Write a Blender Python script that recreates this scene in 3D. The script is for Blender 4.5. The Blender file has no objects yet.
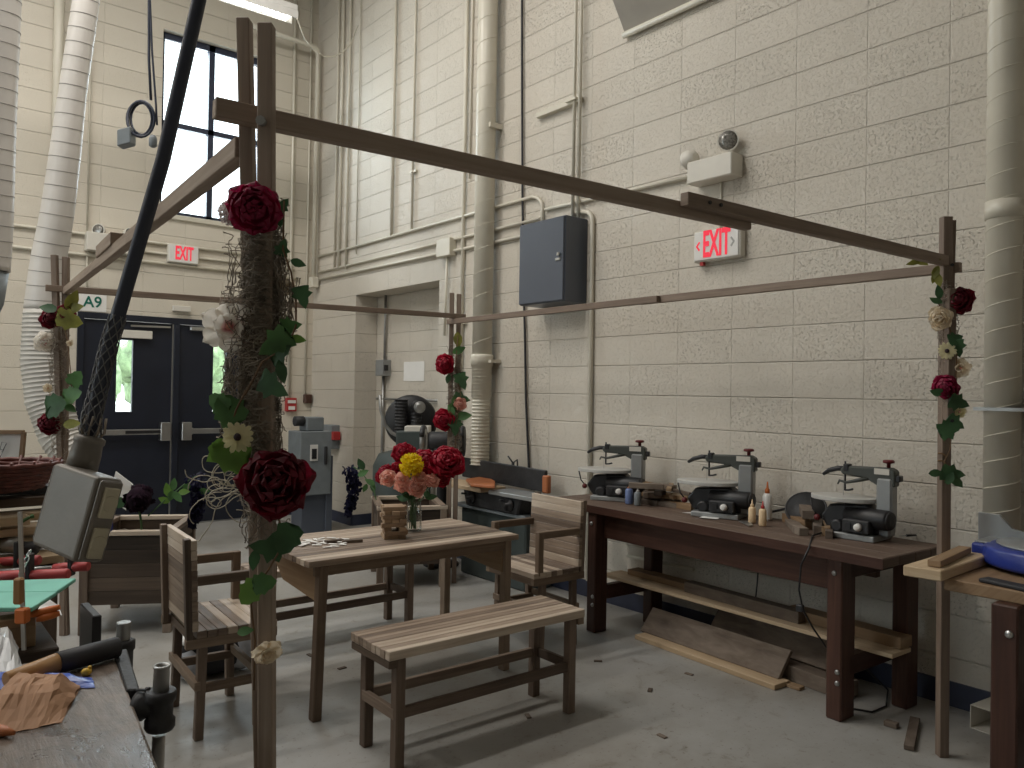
import bpy, math, random
from mathutils import Vector, Matrix, Euler
random.seed(7)
C = bpy.context.scene.collection
PI = math.pi
rnd = random.uniform

# ---------------------------------------------------------------- camera
W, H, FPX = 1024, 768, 783.4
CAMZ = 1.45
YAW, PITCH, ROLL = 0.6857658, 0.010892, -0.016944
cy_, sy_ = math.cos(YAW), math.sin(YAW)
FWD = Vector((sy_*math.cos(PITCH), cy_*math.cos(PITCH), math.sin(PITCH)))
_r = Vector((cy_, -sy_, 0)); _d = FWD.cross(_r)
RGT = math.cos(ROLL)*_r + math.sin(ROLL)*_d
DWN = -math.sin(ROLL)*_r + math.cos(ROLL)*_d
EYE = Vector((0, 0, CAMZ))
cam = bpy.data.cameras.new('camera'); co = bpy.data.objects.new('camera', cam); C.objects.link(co)
cam.sensor_width = 36; cam.lens = FPX/W*36; cam.clip_start = 0.05; cam.clip_end = 200
mw = Matrix((RGT, -DWN, -FWD)).transposed().to_4x4(); mw.translation = EYE
co.matrix_world = mw
bpy.context.scene.camera = co
def ray(u, v): return RGT*((u-512)/FPX) + DWN*((v-384)/FPX) + FWD
def on_x(u, v, X): r = ray(u, v); return EYE + r*(X/r.x)
def on_y(u, v, Y): r = ray(u, v); return EYE + r*(Y/r.y)
def on_z(u, v, Z): r = ray(u, v); return EYE + r*((Z-CAMZ)/r.z)
def at_d(u, v, d): return EYE + ray(u, v)*d
def depth(p): return (Vector(p)-EYE).dot(FWD)
def V(*a): return Vector(a)

# ---------------------------------------------------------------- mesh builder
class MB:
    def __init__(s, M=None):
        s.v = []; s.f = []; s.uv = []; s.t = []; s.mi = []; s.sm = []; s.M = M or Matrix.Identity(4); s.cm = 0
    def av(s, p):
        s.v.append(s.M @ Vector(p)); return len(s.v)-1
    def af(s, idx, uv=None, tone=0.5, smooth=False):
        s.f.append(tuple(idx)); s.uv.append(uv or [(s.v[i].x, s.v[i].y+s.v[i].z) for i in idx]); s.t.append(tone); s.mi.append(s.cm); s.sm.append(smooth)
    def obox(s, c, ax, ay, az, tone=None, taper=1.0):
        """box at c with half-axis vectors; the longest is the grain"""
        c = Vector(c); A = [Vector(ax), Vector(ay), Vector(az)]
        tone = random.random() if tone is None else tone
        ls = [a.length for a in A]; g = ls.index(max(ls)); o = (rnd(0, 9), rnd(0, 9))
        I = {}
        for i in (-1, 1):
            for j in (-1, 1):
                for k in (-1, 1):
                    t = taper if k > 0 else 1
                    I[i, j, k] = s.av(c + A[0]*i*t + A[1]*j*t + A[2]*k)
        flip = A[0].cross(A[1]).dot(A[2]) < 0
        def q(keys):
            others = [a for a in range(3) if len(set(k[a] for k in keys)) > 1]
            ua = g if g in others else others[0]; va = [a for a in others if a != ua][0]
            uv = [(o[0]+k[ua]*ls[ua], o[1]+k[va]*ls[va]) for k in keys]
            ids = [I[k] for k in keys]
            if flip: ids.reverse(); uv.reverse()
            s.af(ids, uv, tone)
        q([(1,-1,-1),(1,1,-1),(1,1,1),(1,-1,1)]); q([(-1,1,-1),(-1,-1,-1),(-1,-1,1),(-1,1,1)])
        q([(1,1,-1),(-1,1,-1),(-1,1,1),(1,1,1)]); q([(-1,-1,-1),(1,-1,-1),(1,-1,1),(-1,-1,1)])
        q([(-1,-1,1),(1,-1,1),(1,1,1),(-1,1,1)]); q([(-1,1,-1),(1,1,-1),(1,-1,-1),(-1,-1,-1)])
    def box(s, lo, hi, tone=None):
        lo = Vector(lo); hi = Vector(hi); h = (hi-lo)/2
        s.obox((lo+hi)/2, (h.x,0,0), (0,h.y,0), (0,0,h.z), tone)
    def bar(s, p0, p1, w, h, up=(0,0,1), tone=None):
        p0 = Vector(p0); p1 = Vector(p1); d = p1-p0; up = Vector(up)
        x = d.cross(up)
        if x.length < 1e-6: x = d.cross(Vector((1,0,0)))
        x.normalize(); z = x.cross(d).normalized()
        s.obox((p0+p1)/2, x*w/2, d/2, z*h/2, tone)
    def tube(s, pts, r, n=8, closed=False, cap=True, tone=0.5):
        pts = [Vector(p) for p in pts]; N = len(pts)
        rs = r if isinstance(r, (list, tuple)) else [r]*N
        T = []
        for i in range(N):
            a = pts[(i-1) % N] if (closed or i > 0) else pts[i]; b = pts[(i+1) % N] if (closed or i < N-1) else pts[i]
            t = b-a; T.append(t.normalized() if t.length > 1e-9 else Vector((0,0,1)))
        ref = Vector((0,0,1)) if abs(T[0].z) < 0.9 else Vector((1,0,0))
        nrm = (ref - T[0]*ref.dot(T[0])).normalized(); rings = []; L = 0
        for i in range(N):
            if i:
                nrm = nrm - T[i]*nrm.dot(T[i])
                nrm = nrm.normalized() if nrm.length > 1e-6 else T[i].orthogonal().normalized()
                L += (pts[i]-pts[i-1]).length
            b = T[i].cross(nrm)
            rings.append(([s.av(pts[i] + (nrm*math.cos(2*PI*k/n) + b*math.sin(2*PI*k/n))*rs[i]) for k in range(n)], L))
        for i in range(N if closed else N-1):
            a, la = rings[i]; c, lc = rings[(i+1) % N]
            for k in range(n):
                k2 = (k+1) % n
                s.af((a[k], a[k2], c[k2], c[k]), [(la, k/n*.1), (la, (k+1)/n*.1), (lc, (k+1)/n*.1), (lc, k/n*.1)], tone, True)
        if cap and not closed:
            s.af(list(reversed(rings[0][0])), None, tone); s.af(rings[-1][0], None, tone)
    def lathe(s, prof, c=(0,0,0), axis=(0,0,1), n=20, cap=True, tone=0.5):
        ax = Vector(axis).normalized(); c = Vector(c)
        x = ax.orthogonal().normalized(); y = ax.cross(x); rings = []
        for r, h in prof:
            rings.append([s.av(c + ax*h + (x*math.cos(2*PI*k/n)+y*math.sin(2*PI*k/n))*r) for k in range(n)])
        for i in range(len(rings)-1):
            for k in range(n):
                k2 = (k+1) % n
                s.af((rings[i][k], rings[i][k2], rings[i+1][k2], rings[i+1][k]), None, tone, True)
        if cap:
            s.af(list(reversed(rings[0])), None, tone); s.af(rings[-1], None, tone)
    def ball(s, c, r, n=12, m=8, noise=0, tone=.5):
        r = Vector(r) if not isinstance(r, (int, float)) else Vector((r, r, r)); c = Vector(c)
        prof = []; rings = []
        for j in range(m+1):
            th = PI*j/m
            if j in (0, m): rings.append([s.av(c+Vector((0,0,-r.z*math.cos(th))))]); continue
            rg = []
            for k in range(n):
                ph = 2*PI*k/n; q = 1+rnd(-noise, noise)
                rg.append(s.av(c+Vector((r.x*math.sin(th)*math.cos(ph)*q, r.y*math.sin(th)*math.sin(ph)*q, -r.z*math.cos(th)*q))))
            rings.append(rg)
        for j in range(m):
            a, b = rings[j], rings[j+1]
            for k in range(n):
                k2 = (k+1) % n
                if len(a) == 1: s.af((a[0], b[k2], b[k]), None, tone, True)
                elif len(b) == 1: s.af((a[k], a[k2], b[0]), None, tone, True)
                else: s.af((a[k], a[k2], b[k2], b[k]), None, tone, True)
    def grid(s, fn, nu, nv, tone=.5, smooth=True):
        I = [[s.av(fn(i/nu, j/nv)) for j in range(nv+1)] for i in range(nu+1)]
        for i in range(nu):
            for j in range(nv):
                s.af((I[i][j], I[i+1][j], I[i+1][j+1], I[i][j+1]), [(i/nu, j/nv), ((i+1)/nu, j/nv), ((i+1)/nu, (j+1)/nv), (i/nu, (j+1)/nv)], tone, smooth)
    def prism(s, poly, o, ex, ey, ez, tone=.5):
        """2-D polygon (counter-clockwise) in plane o + x*ex + y*ey, extruded by ez"""
        o, ex, ey, ez = map(Vector, (o, ex, ey, ez))
        a = [s.av(o+ex*x+ey*y) for x, y in poly]; b = [s.av(o+ex*x+ey*y+ez) for x, y in poly]
        uv = [(x*ex.length, y*ey.length) for x, y in poly]
        s.af(list(reversed(a)), list(reversed(uv)), tone); s.af(b, uv, tone)
        for i in range(len(poly)):
            j = (i+1) % len(poly); s.af((a[i], a[j], b[j], b[i]), None, tone)
    def build(s, name, mat, parent=None, bevel=0, seg=1, origin=None):
        me = bpy.data.meshes.new(name)
        off = Vector((0,0,0)); p = parent
        while p is not None: off += p.location; p = p.parent
        if parent is None:
            xs = [v.x for v in s.v]; ys = [v.y for v in s.v]; zs = [v.z for v in s.v]
            off = Vector(origin) if origin is not None else Vector(((min(xs)+max(xs))/2, (min(ys)+max(ys))/2, min(zs)))
        me.from_pydata([v-off for v in s.v], [], s.f)
        uvl = me.uv_layers.new(name='uv')
        flat = [c for fu in s.uv for p_ in fu for c in p_]
        uvl.data.foreach_set('uv', flat)
        at = me.attributes.new('tone', 'FLOAT', 'FACE'); at.data.foreach_set('value', s.t)
        me.polygons.foreach_set('use_smooth', s.sm)
        mats = mat if isinstance(mat, (list, tuple)) else [mat]
        for m in mats: me.materials.append(m)
        if len(mats) > 1: me.polygons.foreach_set('material_index', s.mi)
        me.validate(); me.update()
        o = bpy.data.objects.new(name, me); C.objects.link(o)
        if parent is not None: o.parent = parent
        else: o.location = off
        if bevel:
            b = o.modifiers.new('edge', 'BEVEL'); b.width = bevel; b.segments = seg; b.limit_method = 'ANGLE'; b.angle_limit = math.radians(50)
        return o

def tag(o, label=None, cat=None, group=None, kind=None):
    if label: o['label'] = label
    if cat: o['category'] = cat
    if group: o['group'] = group
    if kind: o['kind'] = kind
    return o
def empty(name, loc, label, cat, group=None):
    o = bpy.data.objects.new(name, None); C.objects.link(o); o.location = loc; o.empty_display_size = .05
    return tag(o, label, cat, group)
def copy_tree(o, parent=None):
    c = o.copy(); C.objects.link(c); c.parent = parent
    for ch in list(o.children): copy_tree(ch, c)
    return c
def struct(o, label=None): return tag(o, label, None, None, 'structure')

# ---------------------------------------------------------------- materials
def newmat(name):
    m = bpy.data.materials.new(name); m.use_nodes = True; nt = m.node_tree; nt.nodes.clear()
    out = nt.nodes.new('ShaderNodeOutputMaterial'); b = nt.nodes.new('ShaderNodeBsdfPrincipled')
    nt.links.new(b.outputs[0], out.inputs[0]); return m, nt, b
def N(nt, t, **kw):
    n = nt.nodes.new(t)
    for k, v in kw.items():
        if k in n.inputs: n.inputs[k].default_value = v
        else: setattr(n, k, v)
    return n
def ramp(nt, fac, stops):
    r = nt.nodes.new('ShaderNodeValToRGB'); e = r.color_ramp.elements
    while len(e) < len(stops): e.new(.5)
    for i, (p, c) in enumerate(stops): e[i].position = p; e[i].color = (*c, 1)
    nt.links.new(fac, r.inputs[0]); return r.outputs[0]
def math_(nt, op, a, b=None, c=None):
    n = nt.nodes.new('ShaderNodeMath'); n.operation = op
    for i, x in enumerate((a, b, c)):
        if x is None: continue
        if isinstance(x, (int, float)): n.inputs[i].default_value = x
        else: nt.links.new(x, n.inputs[i])
    return n.outputs[0]
def mat(name, col, rough=.5, metal=0, var=.12, vscale=8, bump=0, bscale=60, spec=.5, tr=0, sss=0):
    m, nt, b = newmat(name)
    tc = nt.nodes.new('ShaderNodeTexCoord')
    nz = N(nt, 'ShaderNodeTexNoise', Scale=vscale, Detail=4.0); nt.links.new(tc.outputs['Object'], nz.inputs['Vector'])
    lo = tuple(max(0, c*(1-var*2)) for c in col); hi = tuple(min(1, c*(1+var*2)) for c in col)
    nt.links.new(ramp(nt, nz.outputs[0], [(.25, lo), (.75, hi)]), b.inputs['Base Color'])
    b.inputs['Roughness'].default_value = rough; b.inputs['Metallic'].default_value = metal
    b.inputs['Specular IOR Level'].default_value = spec
    if tr: b.inputs['Transmission Weight'].default_value = tr
    if bump:
        n2 = N(nt, 'ShaderNodeTexNoise', Scale=bscale, Detail=3.0); nt.links.new(tc.outputs['Object'], n2.inputs['Vector'])
        bp = N(nt, 'ShaderNodeBump', Strength=bump, Distance=.01); nt.links.new(n2.outputs[0], bp.inputs['Height']); nt.links.new(bp.outputs[0], b.inputs['Normal'])
    return m
def wood(name, stops, rough=.6, gs=(2.2, 45), bump=.25, tonew=.65):
    m, nt, b = newmat(name)
    uv = N(nt, 'ShaderNodeUVMap'); uv.uv_map = 'uv'
    at = N(nt, 'ShaderNodeAttribute'); at.attribute_name = 'tone'
    mp = nt.nodes.new('ShaderNodeMapping'); mp.inputs['Scale'].default_value = (gs[0], gs[1], 1)
    nt.links.new(uv.outputs[0], mp.inputs['Vector'])
    cmb = nt.nodes.new('ShaderNodeCombineXYZ'); nt.links.new(math_(nt, 'MULTIPLY', at.outputs['Fac'], 43.0), cmb.inputs[2])
    ad = nt.nodes.new('ShaderNodeVectorMath'); ad.operation = 'ADD'
    nt.links.new(mp.outputs[0], ad.inputs[0]); nt.links.new(cmb.outputs[0], ad.inputs[1])
    n1 = N(nt, 'ShaderNodeTexNoise', Scale=1.0, Detail=6.0, Roughness=.6, Distortion=.6); nt.links.new(ad.outputs[0], n1.inputs['Vector'])
    mp2 = nt.nodes.new('ShaderNodeMapping'); mp2.inputs['Scale'].default_value = (5, 7, 1); nt.links.new(uv.outputs[0], mp2.inputs['Vector'])
    n2 = N(nt, 'ShaderNodeTexNoise', Scale=1.0, Detail=3.0); nt.links.new(mp2.outputs[0], n2.inputs['Vector'])
    g = math_(nt, 'MULTIPLY_ADD', n1.outputs[0], 1.5, -.75)
    g = math_(nt, 'MULTIPLY_ADD', n2.outputs[0], .5, math_(nt, 'ADD', g, -.25))
    f = math_(nt, 'ADD', math_(nt, 'MULTIPLY_ADD', at.outputs['Fac'], tonew, .5-tonew/2), math_(nt, 'MULTIPLY', g, .55))
    nt.links.new(ramp(nt, f, stops), b.inputs['Base Color'])
    b.inputs['Roughness'].default_value = rough; b.inputs['Specular IOR Level'].default_value = .35
    bp = N(nt, 'ShaderNodeBump', Strength=bump, Distance=.003); nt.links.new(n1.outputs[0], bp.inputs['Height']); nt.links.new(bp.outputs[0], b.inputs['Normal'])
    return m
def emis(name, col, st):
    m = bpy.data.materials.new(name); m.use_nodes = True; nt = m.node_tree; nt.nodes.clear()
    out = nt.nodes.new('ShaderNodeOutputMaterial'); e = nt.nodes.new('ShaderNodeEmission')
    e.inputs[0].default_value = (*col, 1); e.inputs[1].default_value = st; nt.links.new(e.outputs[0], out.inputs[0]); return m
def glass(name, tint=(.93,.97,.97), refl=.08):
    m = bpy.data.materials.new(name); m.use_nodes = True; nt = m.node_tree; nt.nodes.clear()
    out = nt.nodes.new('ShaderNodeOutputMaterial'); t = nt.nodes.new('ShaderNodeBsdfTransparent'); t.inputs[0].default_value = (*tint, 1)
    g = nt.nodes.new('ShaderNodeBsdfGlossy'); g.inputs['Roughness'].default_value = .03
    fr = N(nt, 'ShaderNodeLayerWeight', Blend=.25); mx = nt.nodes.new('ShaderNodeMixShader')
    nt.links.new(math_(nt, 'MULTIPLY_ADD', fr.outputs['Fresnel'], .7, refl*.5), mx.inputs[0])
    nt.links.new(t.outputs[0], mx.inputs[1]); nt.links.new(g.outputs[0], mx.inputs[2]); nt.links.new(mx.outputs[0], out.inputs[0]); return m

def block_mat(name, axis, zph, hph, hspace, col, jointw=.0032, rough=.5, pit=1.0):
    """painted concrete block, stack bond; grooves and pits are relief, joints also hold faint painted-in shade"""
    m, nt, b = newmat(name)
    gm = nt.nodes.new('ShaderNodeNewGeometry'); sp = nt.nodes.new('ShaderNodeSeparateXYZ'); nt.links.new(gm.outputs['Position'], sp.inputs[0])
    def joint(co_, ph, space, w):
        t = math_(nt, 'FRACT', math_(nt, 'DIVIDE', math_(nt, 'ADD', co_, -ph+50*space), space))
        d = math_(nt, 'MULTIPLY', math_(nt, 'MINIMUM', t, math_(nt, 'SUBTRACT', 1.0, t)), space)
        mr = N(nt, 'ShaderNodeMapRange'); mr.interpolation_type = 'SMOOTHSTEP'
        mr.inputs['From Min'].default_value = w*.35; mr.inputs['From Max'].default_value = w*1.9
        nt.links.new(d, mr.inputs['Value']); return mr.outputs[0]
    jz = joint(sp.outputs['Z'], zph, .2032, jointw)
    jh = math_(nt, 'MULTIPLY_ADD', joint(sp.outputs[axis], hph, hspace, jointw*.8), .45, .55)
    j = math_(nt, 'MULTIPLY', jz, jh)
    n1 = N(nt, 'ShaderNodeTexNoise', Scale=120.0, Detail=4.0, Roughness=.7); nt.links.new(gm.outputs['Position'], n1.inputs['Vector'])
    n2 = N(nt, 'ShaderNodeTexVoronoi', Scale=55.0); nt.links.new(gm.outputs['Position'], n2.inputs['Vector'])
    # each block has its own coarseness
    fl = nt.nodes.new('ShaderNodeCombineXYZ')
    nt.links.new(math_(nt, 'FLOOR', math_(nt, 'DIVIDE', math_(nt, 'ADD', sp.outputs['Z'], -zph), .2032)), fl.inputs[0])
    nt.links.new(math_(nt, 'FLOOR', math_(nt, 'DIVIDE', math_(nt, 'ADD', sp.outputs[axis], -hph), hspace)), fl.inputs[1])
    wn = N(nt, 'ShaderNodeTexWhiteNoise'); nt.links.new(fl.outputs[0], wn.inputs['Vector'])
    n3 = N(nt, 'ShaderNodeTexNoise', Scale=34.0, Detail=6.0, Roughness=.72); nt.links.new(gm.outputs['Position'], n3.inputs['Vector'])
    pits = N(nt, 'ShaderNodeMapRange'); pits.inputs['From Min'].default_value = .32; pits.inputs['From Max'].default_value = .5; nt.links.new(n3.outputs[0], pits.inputs['Value'])
    n5 = N(nt, 'ShaderNodeTexNoise', Scale=70.0, Detail=3.0, Roughness=.55); nt.links.new(gm.outputs['Position'], n5.inputs['Vector'])
    po = N(nt, 'ShaderNodeMapRange'); po.inputs['From Min'].default_value = .33; po.inputs['From Max'].default_value = .43; nt.links.new(n5.outputs[0], po.inputs['Value'])
    cov = N(nt, 'ShaderNodeMapRange'); cov.inputs['From Min'].default_value = .35; cov.inputs['From Max'].default_value = .8; nt.links.new(wn.outputs['Value'], cov.inputs['Value'])
    pore = math_(nt, 'MAXIMUM', po.outputs[0], math_(nt, 'SUBTRACT', 1.0, math_(nt, 'MULTIPLY_ADD', cov.outputs[0], .6*pit/1.5, .3*pit/1.5)))
    h = math_(nt, 'MULTIPLY', j, 1.0)
    h = math_(nt, 'MULTIPLY_ADD', pore, .8, h)
    rg = math_(nt, 'MULTIPLY_ADD', wn.outputs['Value'], .5, .35)
    h = math_(nt, 'MULTIPLY_ADD', math_(nt, 'MULTIPLY', n1.outputs[0], rg), .75*pit, h)
    h = math_(nt, 'MULTIPLY_ADD', math_(nt, 'MULTIPLY', pits.outputs[0], rg), .35*pit, h)
    bp = N(nt, 'ShaderNodeBump', Strength=1.0, Distance=.006); nt.links.new(h, bp.inputs['Height']); nt.links.new(bp.outputs[0], b.inputs['Normal'])
    n4 = N(nt, 'ShaderNodeTexNoise', Scale=1.3, Detail=5.0); nt.links.new(gm.outputs['Position'], n4.inputs['Vector'])
    base = ramp(nt, n4.outputs[0], [(.3, tuple(c*.93 for c in col)), (.7, tuple(min(1, c*1.03) for c in col))])
    mx = N(nt, 'ShaderNodeMix'); mx.data_type = 'RGBA'; mx.blend_type = 'MULTIPLY'
    mx.inputs[0].default_value = 1.0
    nt.links.new(base, mx.inputs[6])
    tb = math_(nt, 'MULTIPLY', math_(nt, 'MULTIPLY_ADD', wn.outputs['Value'], .07, .93), math_(nt, 'MULTIPLY', math_(nt, 'MULTIPLY_ADD', j, .03, .97), math_(nt, 'MULTIPLY_ADD', pore, .15, .85)))  # joint term puts faint crevice shade into the colour; pore term is unfilled pores
    nt.links.new(tb, mx.inputs[7]); nt.links.new(mx.outputs[2], b.inputs['Base Color'])
    b.inputs['Roughness'].default_value = rough; b.inputs['Specular IOR Level'].default_value = .4
    return m

CREAM = (.70, .645, .555)
M = {}
M['wall_r'] = block_mat('cream painted block', 'Y', .022, -.036, .4064, CREAM, pit=1.5)
M['wall_b'] = block_mat('cream painted block door wall', 'X', -.024, .1, .4064, (.70,.645,.545), pit=.45, jointw=.0032)
M['wall_plain'] = mat('pale painted wall', (.5,.48,.43), .7, var=.04)
M['ceil'] = mat('ceiling paint', (.42,.41,.38), .8, var=.05)
M['pipe'] = mat('cream painted metal', (.66,.62,.52), .38, var=.04, vscale=3)
M['ductgrey'] = mat('pale grey duct', (.62,.59,.55), .42, var=.04, vscale=3)
M['flex'] = mat('grey flexible hose', (.52,.50,.46), .55, var=.05)
M['navy'] = mat('navy base paint', (.028,.034,.062), .45, var=.1)
M['doornavy'] = mat('dark navy door paint', (.010,.013,.024), .42, var=.12, vscale=3)
M['steel'] = mat('brushed steel', (.58,.58,.57), .32, 1, var=.06)
M['dullsteel'] = mat('dull steel', (.36,.36,.35), .45, .9, var=.12)
M['black'] = mat('black plastic', (.018,.018,.02), .45, var=.15)
M['rubber'] = mat('black rubber', (.022,.022,.026), .6, var=.1)
M['bluecable'] = mat('dark blue grey cable', (.030,.036,.058), .45, var=.08)
M['castiron'] = mat('dark cast iron', (.035,.035,.037), .55, .3, var=.2, bump=.2)
M['panelgrey'] = mat('slate grey enamel', (.085,.098,.125), .36, var=.04, vscale=2)
M['machgrey'] = mat('grey machine paint', (.20,.225,.24), .45, var=.08)
M['machgreen'] = mat('dark green grey machine paint', (.055,.07,.068), .5, var=.1)
M['sawgrey'] = mat('light grey saw casting', (.30,.31,.31), .4, .3, var=.07)
M['sawtable'] = mat('polished saw table', (.52,.515,.49), .35, .0, var=.05)
M['sawdark'] = mat('dark olive saw arm', (.06,.066,.058), .5, var=.1)
M['white'] = mat('white plastic', (.78,.77,.74), .4, var=.03)
M['offwhite'] = mat('off white metal', (.68,.65,.58), .42, var=.03)
M['paper'] = mat('paper', (.80,.79,.76), .8, var=.02)
M['saw_red'] = mat('dark red knob', (.13,.012,.014), .45); M['red'] = mat('red plastic', (.42,.03,.03), .4, var=.1)
M['exitred'] = emis('exit letter red', (.90,.06,.09), 1.0)
M['greenletter'] = mat('green lettering', (.0,.13,.09), .5, var=.02)
M['greyletter'] = mat('grey lettering', (.38,.38,.36), .5, var=.02)
M['blue'] = mat('blue machine enamel', (.02,.04,.25), .35, var=.08)
M['orange'] = mat('orange plastic', (.62,.16,.03), .5, var=.1)
M['orangewood'] = mat('orange painted guard', (.42,.14,.05), .5, var=.1)
M['teal'] = mat('mint green painted board', (.19,.52,.42), .6, var=.06)
M['clampred'] = mat('red clamp grip', (.42,.055,.055), .5, var=.12)
M['glue'] = mat('yellow wood glue', (.78,.58,.36), .4, var=.04)
M['glass'] = glass('window glass'); M['vaseglass'] = glass('clear glass', (.95,.98,.97), .12)
M['boxgrey'] = mat('grey cast box', (.20,.182,.158), .5, .25, var=.07, bump=.08, bscale=40)
M['wire'] = mat('steel wire grip', (.16,.16,.16), .5, .5)
M['plate'] = mat('worn yellowed outlet plate', (.46,.42,.31), .5, var=.15)
M['fabricblack'] = mat('black bag fabric', (.015,.015,.017), .9, var=.2)
M['fabricgrey'] = mat('grey bag fabric', (.30,.31,.33), .9, var=.2)
M['wicker'] = mat('dark red wicker', (.12,.035,.027), .55, var=.3, vscale=20)
M['kraft'] = mat('brown kraft paper', (.36,.20,.11), .75, var=.08, vscale=10, bump=.25, bscale=14)
M['bluepack'] = mat('blue plastic wrapper', (.05,.10,.40), .3, var=.3, vscale=12)
M['clearpack'] = mat('cloudy plastic bag', (.42,.43,.43), .25, var=.12, vscale=14)
M['yellow'] = mat('yellow plastic', (.70,.45,.05), .5)
M['handle'] = wood('oak handle', [(0,(.30,.16,.07)),(1,(.52,.31,.14))], .4)
M['brownpalette'] = None
DK = [(0,(.055,.040,.031)),(.35,(.125,.089,.066)),(.65,(.20,.148,.112)),(1,(.31,.245,.19))]
MD = [(0,(.085,.060,.046)),(.3,(.22,.165,.125)),(.6,(.39,.305,.235)),(1,(.62,.53,.43))]
M['frame'] = wood('dark stained frame wood', DK)
M['framemid'] = wood('brown stained frame wood', [(0,(.07,.049,.035)),(.5,(.18,.128,.09)),(1,(.32,.245,.18))])
M['canopy'] = wood('weathered post wood', [(0,(.095,.068,.052)),(.5,(.225,.168,.128)),(1,(.40,.32,.255))])
M['slat'] = wood('reclaimed slat wood', MD, .5, tonew=.8)
M['slatdark'] = wood('dark slat wood', [(0,(.022,.016,.012)),(.5,(.06,.042,.030)),(1,(.13,.094,.068))])
M['bench'] = wood('old maroon bench wood', [(0,(.018,.009,.007)),(.5,(.060,.027,.019)),(1,(.125,.062,.044))], .42)
M['benchtop'] = wood('worn bench top', [(0,(.07,.045,.033)),(.5,(.145,.10,.075)),(1,(.24,.185,.145))], .6)
M['pine'] = wood('pine board', [(0,(.32,.22,.13)),(.5,(.52,.39,.25)),(1,(.70,.57,.41))], .6)
M['barn'] = wood('weathered board', [(0,(.025,.018,.013)),(.3,(.085,.064,.049)),(.55,(.18,.142,.112)),(1,(.36,.305,.25))], .75, gs=(5,16), bump=.6, tonew=.35)
M['oakboard'] = wood('tan board', [(0,(.15,.09,.05)),(.5,(.27,.175,.10)),(1,(.40,.29,.18))], .6)
M['jenga'] = wood('raw wood block', [(0,(.17,.11,.07)),(.5,(.30,.205,.13)),(1,(.44,.32,.21))], .65)
M['oldtop'] = wood('battered bench top', [(0,(.02,.015,.011)),(.35,(.10,.076,.058)),(.6,(.22,.175,.14)),(.8,(.34,.28,.225)),(1,(.50,.40,.31))], .33, gs=(5,9), bump=1.0, tonew=.25)
M['petalwine'] = mat('wine red petal', (.17,.008,.022), .55, var=.25, vscale=30)
M['petalmag'] = mat('raspberry petal', (.36,.016,.075), .5, var=.2, vscale=30)
M['petalred'] = mat('crimson petal', (.42,.008,.035), .55, var=.2, vscale=30)
M['petaldark'] = mat('dark plum petal', (.012,.004,.010), .9, spec=.15, var=.3, vscale=30)
M['petalpeach'] = mat('peach petal', (.90,.48,.39), .55, var=.12, vscale=30)
M['petalcream'] = mat('cream petal', (.82,.72,.56), .55, var=.07, vscale=30)
M['petalyellow'] = mat('yellow petal', (.85,.66,.01), .55, var=.1, vscale=30)
M['petalindigo'] = mat('indigo petal', (.014,.014,.05), .6, var=.3, vscale=30)
M['petaldaisy'] = mat('pale yellow daisy petal', (.74,.68,.42), .55, var=.08, vscale=30)
M['centre'] = mat('dark flower centre', (.030,.015,.018), .8)
M['leaf'] = mat('green leaf', (.075,.175,.055), .5, var=.2, vscale=14)
M['leaflight'] = mat('light green leaf', (.13,.26,.045), .5, var=.15, vscale=14)
M['leafdark'] = mat('dark green leaf', (.045,.11,.045), .5, var=.2, vscale=14)
M['leafolive'] = mat('olive leaf', (.24,.24,.05), .55, var=.2, vscale=14)
M['stem'] = mat('brown stem', (.15,.085,.04), .7)
M['stemgreen'] = mat('green stem', (.05,.12,.04), .6)
M['moss'] = mat('dried grey moss', (.30,.255,.205), .9, var=.3, vscale=20)
M['mosspale'] = mat('pale curly moss', (.55,.50,.40), .9, var=.15, vscale=20)
M['twine'] = mat('tan twine', (.30,.19,.10), .9)
def translucent(m, amt):
    nt = m.node_tree; out = [n for n in nt.nodes if n.type == 'OUTPUT_MATERIAL'][0]; b = [n for n in nt.nodes if n.type == 'BSDF_PRINCIPLED'][0]
    t = nt.nodes.new('ShaderNodeBsdfTranslucent'); mx = nt.nodes.new('ShaderNodeMixShader'); mx.inputs[0].default_value = amt
    nt.links.new(b.inputs['Base Color'].links[0].from_socket, t.inputs[0]); nt.links.new(b.outputs[0], mx.inputs[1]); nt.links.new(t.outputs[0], mx.inputs[2]); nt.links.new(mx.outputs[0], out.inputs[0])
# white and pink petal: pink only towards the root of each petal
def twocol(name, a, b_, lo, hi):
    m, nt, b = newmat(name); uv = N(nt, 'ShaderNodeUVMap'); uv.uv_map = 'uv'
    sp = nt.nodes.new('ShaderNodeSeparateXYZ'); nt.links.new(uv.outputs[0], sp.inputs[0])
    nt.links.new(ramp(nt, sp.outputs[0], [(lo, a), (hi, b_)]), b.inputs['Base Color']); b.inputs['Roughness'].default_value = .5; return m
M['petallily'] = twocol('white petal with pink throat', (.66,.14,.18), (.86,.82,.75), .03, .30)
M['petalpink'] = twocol('white petal with wine edge', (.80,.76,.74), (.25,.02,.07), .55, .95)

for k_ in list(M):
    if k_.startswith('petal') and k_ != 'petaldark' or k_.startswith('leaf'): translucent(M[k_], .45 if k_.startswith('petal') else .3)
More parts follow.
